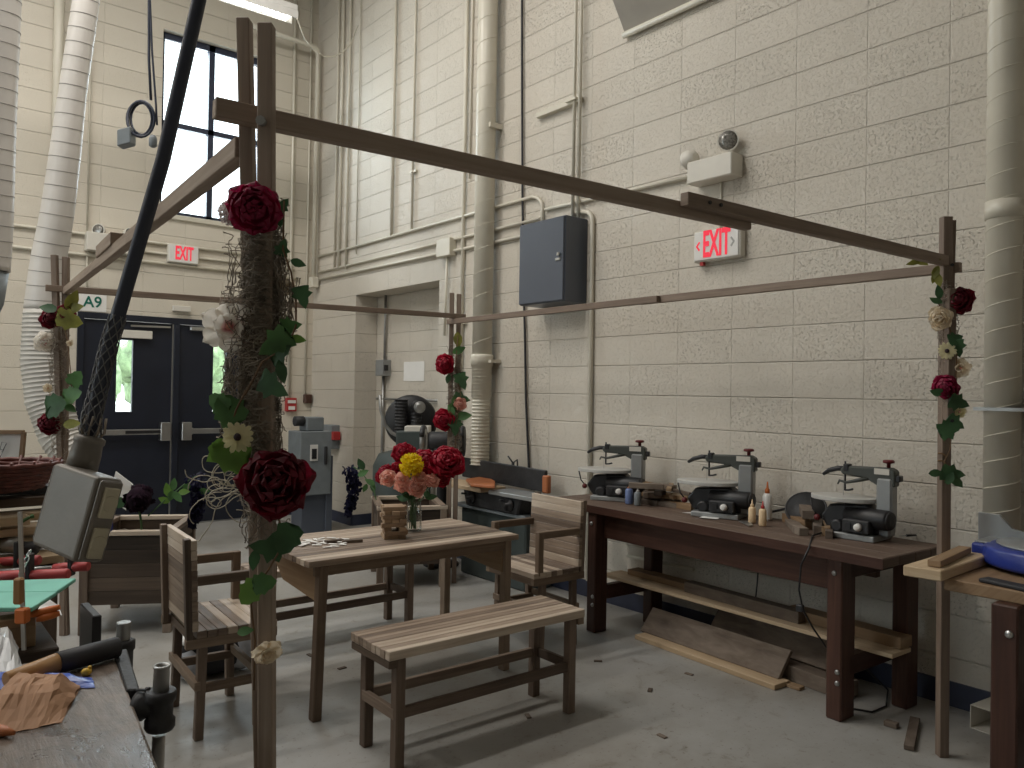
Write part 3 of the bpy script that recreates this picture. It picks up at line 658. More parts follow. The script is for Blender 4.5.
a, b_ = on_x(404, 362, ALX-.004), on_x(424, 381, ALX-.004)
mb = MB(); mb.box((ALX-.005,b_.y,b_.z),(ALX-.001,a.y,a.z)); tag(mb.build('notice_paper', M['paper']), 'sheet of white paper taped to the alcove wall', 'paper')

def smooth_path(P_, R_, k=6):
    out = []; rr = []
    for i in range(len(P_)-1):
        a = P_[max(i-1,0)]; b_ = P_[i]; c_ = P_[i+1]; d_ = P_[min(i+2,len(P_)-1)]
        for j in range(k):
            t = j/k; out.append(.5*((2*b_)+(c_-a)*t+(2*a-5*b_+4*c_-d_)*t*t+(3*b_-a-3*c_+d_)*t**3)); rr.append(R_[i]*(1-t)+R_[i+1]*t)
    return out+[P_[-1]], rr+[R_[-1]]
def ring_hose(root, P_, R_, pitch):
    P_, R_ = smooth_path([Vector(p) for p in P_], R_); mb = MB(); mb.tube(P_, R_, 28); h = mb.build('smooth_hose', M['ductgrey'], root)
    mb = MB(); L = 0; nxt = pitch
    for i in range(len(P_)-1):
        seg = (P_[i+1]-P_[i]); sl = seg.length; t_ = seg.normalized(); x = t_.orthogonal().normalized(); y = t_.cross(x)
        while nxt < L+sl:
            f = (nxt-L)/sl; c = P_[i]+seg*f; r = R_[i]*(1-f)+R_[i+1]*f
            mb.tube([c+(x*math.cos(2*PI*k/28)+y*math.sin(2*PI*k/28))*r+t_*.012*math.cos(2*PI*k/28) for k in range(28)], .0032, 5, closed=True); nxt += pitch
        L += sl
    mb.build('hoop', M['hoop'], h)
M['hoop'] = mat('grey hose hoop', (.30,.28,.26), .6)
# ---------------------------------------------------------------- ducts, hanging cable and lamp on the left
def dpath(l, d): return [at_d(u, v, d if not isinstance(d, (list, tuple)) else d[i]) for i, (u, v) in enumerate(l)]
D_ = 6.1
pt = [(92,-60),(86,0),(73,90),(65,155),(57,215),(48,265),(44,310),(44,360),(49,400),(60,436),(80,465)]
pr = [12.0,12.0,12.5,14,15,16,18,20.5,21,19,17]
P3 = dpath(pt, D_); R3 = [r*D_/FPX for r in pr]
hz = empty('flexible_duct', P3[-1], 'long grey flexible duct slanting down the door wall and bulging behind the post', 'duct')
hz.location = P3[-1]
mb = MB(); up = P3[0]+(P3[0]-P3[1]).normalized()*1.2
ring_hose(hz, [up]+P3[:7], [R3[0]]+R3[:7], .112)
mb = MB(); ribbed(mb, P3[6:], [r for r in R3[6:]], .035, .006); mb.build('ribbed_hose', M['flex'], hz)
P3 = dpath([(0,-60),(-1,0),(-6,120),(-9,220),(-12,270)], 5.2)
hz = empty('flexible_duct', P3[-1], 'wide pale grey flexible duct cut by the left picture edge', 'duct')
mb = MB(); ring_hose(hz, [P3[0]+V(0,0,.8)]+P3, [.128]*6, .10)
P4 = dpath([(-12,270),(-16,300),(-30,335),(-60,360)], 5.2)
mb = MB(); mb.tube(P4, [.12,.115,.10,.09], 20); mb.build('end_sleeve', M['machgrey'], hz)
# coiled drop cord near the window
D_ = 5.2
cc = empty('drop_cord', at_d(141,118,D_), 'coiled black drop cord with a grey outlet box hanging left of the window', 'cord')
mb = MB(); t0 = at_d(149,0,D_); mb.tube([V(t0.x,t0.y,ZC)]+dpath([(149,0),(149,60),(151,100)], D_), .009, 6); mb.tube([V(t0.x+.01,t0.y,ZC)]+dpath([(150,0),(152,50),(156,105),(157,125)], D_), .007, 6)
for q in range(3):
    cxx, rr, ry = 141+rnd(-1.5,1.5), 13.5-q*1.0, 18-q
    mb.tube([at_d(cxx+rr*math.cos(a*PI/10), 119+ry*math.sin(a*PI/10), D_+.015*q+.02*math.sin(a*PI/5)) for a in range(20)], .009, 6, closed=True)
mb.build('cable', M['bluecable'], cc)
c0 = at_d(126.5,138,D_); mb = MB(); mb.obox(c0, RGT*.045+DWN*-.012, -DWN*.055, FWD*.04); mb.build('outlet_box', M['machgrey'], cc, bevel=.006)
c0 = at_d(153,143,D_); mb = MB(); mb.lathe([(.012,-.03),(.026,-.02),(.026,.03),(.016,.05)], c0, -DWN, 10); mb.build('plug', M['machgrey'], cc)
# fluorescent strip
FY, FZ = 7.15, 5.02
fl = empty('strip_light', (2.4,FY,FZ), 'white fluorescent strip light hanging above the window wall', 'strip light')
mb = MB(); mb.box((1.35,FY-.07,FZ+.03),(3.08,FY+.07,FZ+.09)); mb.build('housing', M['white'], fl, bevel=.005)
mb = MB(); mb.tube([(1.4,FY-.03,FZ+.01),(3.03,FY-.03,FZ+.01)], .018, 10); mb.tube([(1.4,FY+.03,FZ+.01),(3.03,FY+.03,FZ+.01)], .018, 10); mb.build('tube_lamp', emis('lit tube', (1,.96,.88), 9), fl)
mb = MB()
for k in range(34): x = 1.37+k*.05; mb.box((x,FY-.07,FZ-.035),(x+.006,FY+.07,FZ+.0))
mb.box((1.35,FY-.075,FZ-.04),(3.08,FY-.068,FZ+.03)); mb.box((1.35,FY+.068,FZ-.04),(3.08,FY+.075,FZ+.03)); mb.build('louver', M['white'], fl)
for x in (1.6, 2.85): mb = MB(); mb.tube([(x,FY,FZ+.08),(x,FY,ZC)], .006, 6); mb.build('hanger', M['dullsteel'], fl)
q0 = V(3.08,FY,FZ+.04); q3 = V(3.96,7.55,5.35)
mb = MB(); mb.tube([q0]+[q0.lerp(q3, t)+V(0,0,-.55*4*t*(1-t)*.55-.08) for t in (.15,.3,.45,.6,.75,.88)]+[q3], .006, 6); tag(mb.build('lamp_cord', M['pipe']), 'pale flexible cord sagging from the strip light to the wall', 'cord')
# grey pendant box on the thick cable
TL, TR, BL, BR = at_d(55,463,1.285), at_d(97,476,1.225), at_d(28,549,1.27), at_d(76,558,1.21)
cT, cB = (TL+TR)/2, (BL+BR)/2; a_up = (cT-cB); Lb = a_up.length; a_up.normalize()
a_w = ((TR-TL)+(BR-BL))/2; a_w -= a_up*a_w.dot(a_up); Wb = a_w.length; a_w.normalize(); a_n = a_w.cross(a_up)
if a_n.dot(FWD) < 0: a_n = -a_n
Db = .047
ctr = (cT+cB)/2 + a_n*Db/2
pe = empty('pendant_outlet_box', ctr, 'big grey cast outlet box hanging at an angle from the thick cable', 'outlet box')
mb = MB(); mb.obox(ctr, a_w*Wb/2, a_n*Db/2, a_up*Lb/2); mb.build('box', M['boxgrey'], pe, bevel=.007, seg=3)
for s_ in (1, -1):
    mb = MB(); c_ = ctr+a_w*s_*(Wb/2+.004); mb.obox(c_, a_w*.004, a_n*(Db/2-.004), a_up*(Lb/2-.004)); pl = mb.build('cover_plate', M['boxgrey'], pe, bevel=.003)
    for k in (-.25, .22):
        mb = MB(); mb.obox(c_+a_up*Lb*k+a_w*s_*.006, a_w*.004, a_n*.012, a_up*.024); mb.lathe([(.013,0),(.013,.002),(.011,.003),(.004,.003)], c_+a_up*Lb*k+a_w*s_*.009, a_w*s_, 14); mb.build('receptacle', M['plate'], pl, bevel=.003)
hb = at_d(83,463,1.315)
tc_ = at_d(112,352,1.345); ax = (at_d(84,440,1.30)-hb)
mb = MB(); mb.lathe([(.025,-.012),(.0245,.012),(.0225,.032),(.0245,.035),(.0245,.043),(.018,.047)], hb, a_up, 20); mb.build('hub', M['boxgrey'], pe, bevel=0)
cb = [hb+a_up*.045]+dpath([(99,388),(111,338),(119,312)], [1.325,1.345,1.35])
top1 = at_d(163,160,1.38); top2 = at_d(199,0,1.42); dd = (top2-top1)
cable = cb+[top1, top2, top2+dd*1.2]+[V(*(top2+dd*3.2))]
# carry the cable up to the ceiling
last = cable[-1]; cable.append(V(last.x+.25,last.y-.1,ZC))
mb = MB(); mb.tube(cable, [.0105,.0115,.012,.0123]+[.0125]*5, 14); mb.build('cable', M['bluecable'], pe)
# woven grip
mb = MB(); grip = [hb+a_up*.045]+dpath([(92,415),(98,392),(105,362),(110.5,340),(118,316)], [1.31,1.325,1.335,1.345,1.35]); gr = [.0165,.0155,.0148,.0145,.0145,.0135]
def along(P_, R_, t):
    f = t*(len(P_)-1); i = min(int(f), len(P_)-2); q = f-i; return P_[i].lerp(P_[i+1], q), R_[i]*(1-q)+R_[i+1]*q, (P_[i+1]-P_[i]).normalized()
for sgn in (1, -1):
    for k in range(7):
        pts = []
        for i in range(61):
            p, r, t = along(grip, gr, i/60); n_ = t.orthogonal().normalized(); n_ = (FWD - t*FWD.dot(t)).normalized(); b2 = t.cross(n_); an = sgn*(i/60*2.0*2*PI*.62)+2*PI*k/7
            pts.append(p+(n_*math.cos(an)+b2*math.sin(an))*r)
        mb.tube(pts, .0010, 4)
mb.build('wire_grip', M['wire'], pe)
mb = MB()
for k in range(9):
    a = 2*PI*k/9; x_ = a_up.orthogonal().normalized(); y_ = a_up.cross(x_); q = x_*math.cos(a)+y_*math.sin(a)
    mb.tube([hb+a_up*.04+q*.012, hb+a_up*.055+q*.020, hb+a_up*.08+q*.0165], .0018, 4)
mb.build('grip_strap', M['moss'], pe)

# ---------------------------------------------------------------- slatted furniture
def slab(mb, x0, x1, y0, y1, z0, z1, n, along_x=True):
    for k in range(n):
        if along_x: a = y0+(y1-y0)*k/n; b_ = y0+(y1-y0)*(k+1)/n; mb.box((x0+rnd(-.002,.002), a+.0008, z0), (x1+rnd(-.002,.002), b_-.0008, z1+rnd(-.001,.0008)))
        else: a = x0+(x1-x0)*k/n; b_ = x0+(x1-x0)*(k+1)/n; mb.box((a+.0008, y0+rnd(-.002,.002), z0), (b_-.0008, y1+rnd(-.002,.002), z1+rnd(-.001,.0008)))
def make_bench(label):
    e = empty('slatted_bench', (0,0,0), label, 'bench')
    L, D, Z = 1.02, .315, .465
    mb = MB(); slab(mb, -L/2, L/2, -D/2, D/2, Z-.036, Z, 9); mb.build('seat', M['slat'], e, bevel=.0025)
    for x in (-L/2+.02, L/2-.02): mb = MB(); mb.bar((x,-D/2+.005,Z-.052),(x,D/2-.005,Z-.052), .036, .03); mb.build('apron', M['framemid'], e, bevel=.002)
    for sx in (-1, 1):
        for sy in (-1, 1):
            x, y = sx*(L/2-.062), sy*(D/2-.034)
            mb = MB(); mb.box((x-.021,y-.021,0),(x+.021,y+.021,Z-.04)); mb.build('leg', M['frame'], e, bevel=.003)
    for sy in (-1, 1):
        y = sy*(D/2-.034); mb = MB(); mb.box((-L/2+.05,y-.011,.19),(L/2-.05,y+.011,.232)); mb.build('stretcher', M['frame'], e, bevel=.002)
    for sx in (-1, 1):
        x = sx*(L/2-.05); mb = MB(); mb.box((x-.011,-D/2+.03,.19),(x+.011,D/2-.03,.232)); mb.build('stretcher', M['frame'], e, bevel=.002)
    return e
b1 = make_bench('slatted brown wooden bench in front of the table, seat fully in view')
b1.location = (2.04,2.72,0); b1.rotation_euler.z = -.012
b2 = copy_tree(b1); b2['label'] = 'dark wooden bench behind the table, only its rails and legs showing'
b2.location = (2.12,4.22,0); b2.rotation_euler.z = .0
# table
te = empty('slatted_table', (2.06,3.48,0), 'slatted wooden dining table holding the flower vase and block tower', 'table')
TZ = .705
tx0, tx1, ty0, ty1 = 1.475, 2.655, 3.165, 3.80
mb = MB(); slab(mb, tx0, tx1, ty0, ty1, TZ-.028, TZ, 15); mb.build('tabletop', M['slat'], te, bevel=.002)
for y in (ty0+.03, ty1-.03): mb = MB(); mb.bar((tx0+.04,y,TZ-.052),(tx1-.04,y,TZ-.052), .026, .046); mb.build('apron', M['framemid'], te, bevel=.002)
for x in (tx0+.075, tx1-.075):
    mb = MB(); pl = [(-.285,0),(-.285,-.165),(.10,-.135),(.22,-.04),(.22,0)]
    mb.prism([(0+q[0],q[1]) for q in pl], (x+.012,(ty0+ty1)/2,TZ-.03), (0,1,0), (0,0,1), (-.024,0,0), tone=.75); mb.build('end_board', M['oakboard'], te, bevel=.002)
for x, dx in ((tx0+.08,-.02), (tx1-.06,.0)):
    for y, dy in ((ty0+.035,.0), (ty1-.05,.0)):
        mb = MB(); mb.bar((x+dx,y+dy,0),(x,y,TZ-.03), .042, .046, up=(0,1,0)); mb.build('leg', M['framemid'], te, bevel=.003)
# chairs, built facing +x with the seat corner at the origin
def make_chair(label):
    e = empty('slatted_armchair', (0,0,0), label, 'chair')
    D, Wd, Z = .355, .46, .45
    mb = MB(); slab(mb, .02, D, 0, Wd, Z-.03, Z, 8, False); mb.build('seat', M['slat'], e, bevel=.002)
    mb = MB(); 
    for y in (.016, Wd-.016): mb.bar((-.02,y,Z-.05),(D,y,Z-.05), .032, .04)
    for x in (.03, D-.015): mb.bar((x,.03,Z-.05),(x,Wd-.03,Z-.05), .028, .038)
    mb.build('seat_frame', M['framemid'], e, bevel=.002)
    mb = MB(); n = 9; z0, z1 = Z-.0, .825
    for k in range(n):
        a = z0+(z1-z0)*k/n; b_ = z0+(z1-z0)*(k+1)/n
        lean = -.015*((a+b_)/2-Z)/.4
        mb.box((.004+lean, 0, a+.0008), (.028+lean, Wd, b_-.0008))
    mb.build('backrest', M['slat'], e, bevel=.002)
    for y in (.02, Wd-.02):
        mb = MB(); mb.bar((-.004,y,Z-.06),(-.022,y,.83), .036, .026, up=(1,0,0)); mb.build('back_post', M['frame'], e, bevel=.002)
    for y in (.018, Wd-.018):
        mb = MB(); mb.bar((.0,y,.655),(D-.035,y,.655), .03, .04); mb.build('armrest', M['framemid'], e, bevel=.003)
        mb = MB(); mb.bar((D-.05,y,Z-.02),(D-.05,y,.675), .036, .036, up=(1,0,0)); mb.build('arm_post', M['framemid'], e, bevel=.003)
    for x in (.05, D-.08):
        for y in (.025, Wd-.025):
            mb = MB(); mb.bar((x-.01 if x < .1 else x+.01,y,0),(x,y,Z-.05), .036, .036, up=(0,1,0)); mb.build('leg', M['frame'], e, bevel=.003)
    for a, b_ in (((.03,.045,.20),(D-.06,.045,.20)), ((.03,Wd-.045,.20),(D-.06,Wd-.045,.20)), ((.028,0,.225),(.028,Wd,.225)), ((D-.065,0,.225),(D-.065,Wd,.225))):
        mb = MB(); mb.bar(a, b_, .024, .036); mb.build('stretcher', M['framemid'], e, bevel=.002)
    return e
c1 = make_chair('slatted wooden armchair at the left end of the table, back to the planter')
c1.location = (1.03,3.29,0); c1.rotation_euler.z = -.06
c2 = copy_tree(c1); c2['label'] = 'slatted wooden armchair between the table and the long maroon workbench'
c2.location = (3.225,3.71,0); c2.rotation_euler.z = PI-.04
# planters on legs
def make_planter(label):
    e = empty('planter_box', (0,0,0), label, 'planter')
    Wd, L, Z0, Z1 = .46, .58, .17, .60
    for nm, a, b_, ax in (('front_panel',(0,0),(Wd,0),0),('back_panel',(0,L),(Wd,L),0),('side_panel',(0,0),(0,L),1),('side_panel',(Wd,0),(Wd,L),1)):
        mb = MB()
        for k in range(5):
            z = Z0+(Z1-.03-Z0)*k/5; z2 = Z0+(Z1-.03-Z0)*(k+1)/5
            if ax == 0: mb.box((.02,a[1]-.012,z+.001),(Wd-.02,a[1]+.012,z2-.001))
            else: mb.box((a[0]-.012,.02,z+.001),(a[0]+.012,L-.02,z2-.001))
        mb.build(nm, M['slatdark'], e, bevel=.002)
    mb = MB()
    for p, q in (((-.03,-.0),(Wd+.03,0)),((-.03,L),(Wd+.03,L)),((0,-.02),(0,L+.02)),((Wd,-.02),(Wd,L+.02))): mb.bar((*p,Z1-.012),(*q,Z1-.012), .05, .026)
    mb.build('rim', M['slat'], e, bevel=.002)
    for x in (0, Wd):
        for y in (0, L):
            mb = MB(); mb.box((x-.024,y-.024,0),(x+.024,y+.024,Z1-.02)); mb.build('leg', M['frame'], e, bevel=.003)
    mb = MB(); mb.grid(lambda s, t: (.015+s*(Wd-.03), .015+t*(L-.03), Z1-.09+rnd(-.012,.012)), 12, 14); mb.build('filling', M['moss'], e)
    return e
p1 = make_planter('dark wooden planter box on legs at the left behind the grey outlet box')
p1.location = (.985,5.10,0); p1.rotation_euler.z = -.507
p2 = copy_tree(p1); p2['label'] = 'dark wooden planter box on legs behind the vase of flowers'
p2.location = (2.90,5.03,0); p2.rotation_euler.z = -.44

# ---------------------------------------------------------------- canopy frame
cf = empty('canopy_frame', (2.05,3.2,0), 'tall open frame of brown wooden posts and beams around the table', 'wooden frame')
def stick(mb, p0, p1, w=.036, h=.040, up=(0,0,1), tone=None): mb.bar(p0, p1, w, h, up, tone)
def down(base, p, z): return V(base.x + (p.x-base.x)*0, base.y, z)
NP = V(.60,1.585,0)
def npd(u, v, d=1.62): return at_d(u, v, d)
pa0, pa1 = npd(266.5,25,1.605), npd(267,760,1.605)
pb0, pb1 = npd(244.5,20,1.665), npd(262,760,1.665)
po = None
def ext(p0, p1, z): t = (z-p0.z)/(p1.z-p0.z); return p0+(p1-p0)*t
mb = MB(); stick(mb, ext(pa0,pa1,0), pa0, .030, .030, FWD, .8); po = mb.build('post', M['canopy'], cf, bevel=.002)
mb = MB(); stick(mb, ext(pb0,pb1,0), pb0,   .027, .030, FWD, .7); mb.build('post_strip', M['canopy'], po, bevel=.002)
mb = MB(); mb.lathe([(.010,-.012),(.010,.012)], npd(262,122,1.59), -FWD, 8); mb.build('bolt', M['dullsteel'], po)
RP = V(3.405,1.356,0)
def on_post(u, v, base):
    r = ray(u, v); t = math.hypot(base.x, base.y)/math.hypot(r.x, r.y); return EYE+r*t
mb = MB(); top = on_post(946,217,RP); bt = on_post(942,756,RP); stick(mb, bt, V(top.x,top.y,2.2), .038, .038, RGT, .25); po2 = mb.build('post', M['canopy'], cf, bevel=.002)
mb = MB(); q = on_post(954.5,219,RP)+FWD*.03; q2 = on_post(952.5,300,RP)+FWD*.03; stick(mb, q2, q, .028, .036, RGT, .4); mb.build('post_strip', M['canopy'], po2, bevel=.002)
mb = MB(); stick(mb, on_post(943.5,435,RP)-FWD*.036, on_post(945.5,290,RP)-FWD*.036, .040, .03, RGT, .3); mb.build('splice_block', M['canopy'], po2, bevel=.002)
for v in (267, 420): mb = MB(); mb.lathe([(.007,0),(.007,.006)], on_post(944,v,RP)-FWD*.056, -FWD, 8); mb.build('bolt', M['black'], po2)
BP = V(3.43,4.89,0)
mb = MB(); stick(mb, V(BP.x-.025,BP.y,0), on_post(452,293,BP), .034, .034, RGT, .4); po3 = mb.build('post', M['canopy'], cf, bevel=.002)
mb = MB(); stick(mb, V(BP.x+.02,BP.y-.02,0), on_post(459,294,BP)+FWD*.01, .034, .034, RGT, .45); mb.build('post_strip', M['canopy'], po3, bevel=.002)
LP = V(.822,5.167,0)
mb = MB(); t_ = on_post(54.5,255,LP); b0 = on_post(60.5,450,LP); stick(mb, ext(t_,b0,0), t_, .030, .032, RGT, .4); po4 = mb.build('post', M['canopy'], cf, bevel=.002)
mb = MB(); t_ = on_post(66,257,LP); b0 = on_post(64.5,450,LP); stick(mb, ext(t_,b0,0), t_, .030, .032, RGT, .4); mb.build('post_strip', M['canopy'], po4, bevel=.002)
# beams
PA = at_d(278,121.5,1.64); PR = on_post(940,262,RP)-FWD*.02
def lerp3(a, b_, u):  # point of segment a-b seen at column u
    lo, hi = 0.0, 1.0
    for _ in range(40):
        t = (lo+hi)/2; p = a.lerp(b_, t); uu = 512+FPX*(p-EYE).dot(RGT)/depth(p)
        if uu < u: lo = t
        else: hi = t
    return a.lerp(b_, lo)
PA0 = at_d(214,108,1.60)
mid = lerp3(PA, PR, 700)
d_ab = (PR-PA).normalized(); off_n = d_ab.cross(V(0,0,1)).normalized()
mb = MB(); stick(mb, PA0, lerp3(PA, PR, 748)+V(0,0,-.012), .03, .040, tone=.9); bm = mb.build('beam', M['canopy'], cf, bevel=.002)
mb = MB(); stick(mb, lerp3(PA,PR,676)+V(0,0,.012)+off_n*.032, PR+off_n*.01, .032, .040, tone=.6); mb.build('beam_extension', M['canopy'], bm, bevel=.002)
mb = MB(); stick(mb, lerp3(PA,PR,728)-off_n*.01+V(0,0,.022), lerp3(PA,PR,750)-off_n*.01+V(0,0,.02), .05, .036, tone=.85); mb.build('splice_block', M['canopy'], bm, bevel=.002)
for u in (697, 708): mb = MB(); mb.lathe([(.006,0),(.006,.004)], lerp3(PA,PR,u)+off_n*.049+V(0,0,.012), off_n, 8); mb.build('bolt', M['black'], bm)
# wall side beam, right post to back post
Q0 = on_post(965,266,RP)+FWD*.03; Q1 = on_post(448,322,BP); Qm = lerp3(Q1, Q0, 556); qd = depth(Qm); Qm = at_d(556,310.5,qd)
Qa = lerp3(Q1, Q0, 700); 
mb = MB(); stick(mb, Q0, lerp3(Qm,Q0,640), .03, .040, tone=.6); bm2 = mb.build('beam', M['canopy'], cf, bevel=.002)
mb = MB(); stick(mb, lerp3(Qm,Q0,662)+V(-.031,0,-.002), Q1, .03, .038, tone=.4); mb.build('beam_extension', M['canopy'], bm2, bevel=.002)
# far beam, back post to back-left post
S0 = on_post(462,317,BP)-V(0,.04,0); S1 = on_post(45,288,LP)-V(0,.04,0)
mb = MB(); stick(mb, S0, lerp3(S1,S0,220), .03, .036, tone=.5); bm3 = mb.build('beam', M['canopy'], cf, bevel=.002)
mb = MB(); stick(mb, lerp3(S1,S0,250)+V(0,.03,0), S1+V(0,.03,0), .03, .036, tone=.6); mb.build('beam_extension', M['canopy'], bm3, bevel=.002)
# left beam, near post to back-left post
U0 = at_d(243,148,1.66); U1 = on_post(66,291,LP)
mb = MB(); stick(mb, U0, lerp3(U1,U0,100), .034, .044, tone=.8); bm4 = mb.build('beam', M['canopy'], cf, bevel=.002)
mb = MB(); stick(mb, lerp3(U1,U0,131), U1+V(0,0,0), .034, .040, tone=.8); mb.build('beam_extension', M['canopy'], bm4, bevel=.002)
mb = MB(); sd = (U0-U1).normalized(); sn = sd.cross(V(0,0,1)).normalized(); stick(mb, lerp3(U1,U0,102)+V(0,0,.04), lerp3(U1,U0,117)+V(0,0,.042), .05, .05, tone=.75); mb.build('splice_block', M['canopy'], bm4, bevel=.002)

# ---------------------------------------------------------------- long maroon workbench and its saws
def local_frame(o, xdir):
    x = Vector(xdir).normalized(); y = V(0,0,1).cross(x); m_ = Matrix((x, y, V(0,0,1))).transposed().to_4x4(); m_.translation = Vector(o); return m_
WF = local_frame((3.32,1.565,0), (.10,2.215,0))     # x runs to the far end, y towards the camera side
WL, WD, WZ = 2.217, .56, .775
def wb(s, t, z): return WF @ V(WL-s, -t, z)           # s from the far end, t from the front edge to the wall
wk = empty('workbench', wb(WL/2, WD/2, 0), 'long maroon wooden workbench along the block wall carrying three scroll saws', 'workbench')
def wbox(mb, s0, s1, t0, t1, z0, z1, tone=None): 
    a = wb((s0+s1)/2, (t0+t1)/2, (z0+z1)/2); X = (wb(1,0,0)-wb(0,0,0)); Y = (wb(0,1,0)-wb(0,0,0)); mb.obox(a, X*(s1-s0)/2, Y*(t1-t0)/2, V(0,0,(z1-z0)/2), tone)
mb = MB()
for k in range(4): wbox(mb, 0, WL, k*WD/4, (k+1)*WD/4-.0005, WZ-.045, WZ, rnd(.3,.7))
mb.build('benchtop', M['benchtop'], wk, bevel=.005)
mb = MB(); wbox(mb, -.002, WL+.002, -.006, .0, WZ-.046, WZ-.002, .5); mb.build('front_edging', M['bench'], wk)
for s0, t0, t1 in ((.355,.015,.12), (1.93,.05,.165), (.42,.44,.545), (2.03,.44,.545)):
    if 1:
        mb = MB(); wbox(mb, s0, s0+.075, t0, t1, 0, WZ-.045, rnd(.3,.9)); lg = mb.build('leg', M['bench'], wk, bevel=.006)
        if t0 < .1:
            for z in (.66,.22,.17):
                mb = MB(); mb.lathe([(.012,-.002),(.011,.006),(.004,.008)], wb(s0+.0375+(0 if z>.5 else .02), t0, z), wb(0,-1,0)-wb(0,0,0), 10); mb.build('bolt', M['dullsteel'], lg)
for t0 in (.075, .48):
    mb = MB(); wbox(mb, .435, 1.93, t0, t0+.04, WZ-.20, WZ-.046, .6); mb.build('apron', M['bench'], wk, bevel=.003)
for s0 in (.385, 1.96):
    for z0, z1 in ((.195,.28), (WZ-.14,WZ-.046)):
        mb = MB(); wbox(mb, s0, s0+.045, .12, .50, z0, z1, .4); mb.build('cross_rail', M['bench'], wk, bevel=.003)
def board(pts, w, h, label, m_='oakboard', name='board', cat='board', group=None, up=(0,0,1), tone=None):
    mb = MB(); mb.bar(pts[0], pts[1], w, h, up, tone); return tag(mb.build(name, M[m_], bevel=.002), label, cat, group)
board((wb(.25,.33,.291), wb(2.13,.34,.291)), .17, .02, 'long pale plywood strip resting on the lower rails of the maroon workbench', 'pine')
board((wb(.36,.41,.318), wb(1.30,.42,.318)), .10, .035, 'brown timber on the plywood strip under the workbench, far-end one', 'oakboard')
board((wb(.86,.36,.332), wb(1.62,.345,.332)), .07, .06, 'rough-edged timber on the plywood strip under the workbench, in the middle', 'barn', tone=.6)
board((wb(1.5,.42,.328), wb(2.12,.40,.328)), .10, .052, 'thick tan timber on the plywood strip, near-end one below the third saw', 'oakboard', tone=.6)
# lumber on the floor
board(((3.60,3.13,.0135),(3.545,2.165,.0135)), .125, .026, 'clean pine board lying flat on the floor in front of the workbench', 'pine', tone=.5)
board(((3.68,3.16,.085),(3.63,2.20,.085)), .022, .165, 'weathered grey plank tilted on edge behind the clean pine board', 'barn', up=(.66,0,.75), tone=.7)
board(((3.84,2.78,.155),(3.78,1.99,.145)), .03, .16, 'weathered brown plank tilted on edge beside the back legs of the workbench', 'barn', up=(.6,0,.8), tone=.6)
board(((3.74,2.28,.04),(3.69,1.89,.04)), .13, .075, 'grey timber offcut with nail holes on the floor behind the near leg', 'barn', tone=.75)
board(((3.60,2.23,.008),(3.60,2.09,.008)), .05, .015, 'small flat wood scrap beside the end of the clean pine board', 'oakboard', name='wood_scrap', cat='wood scrap')

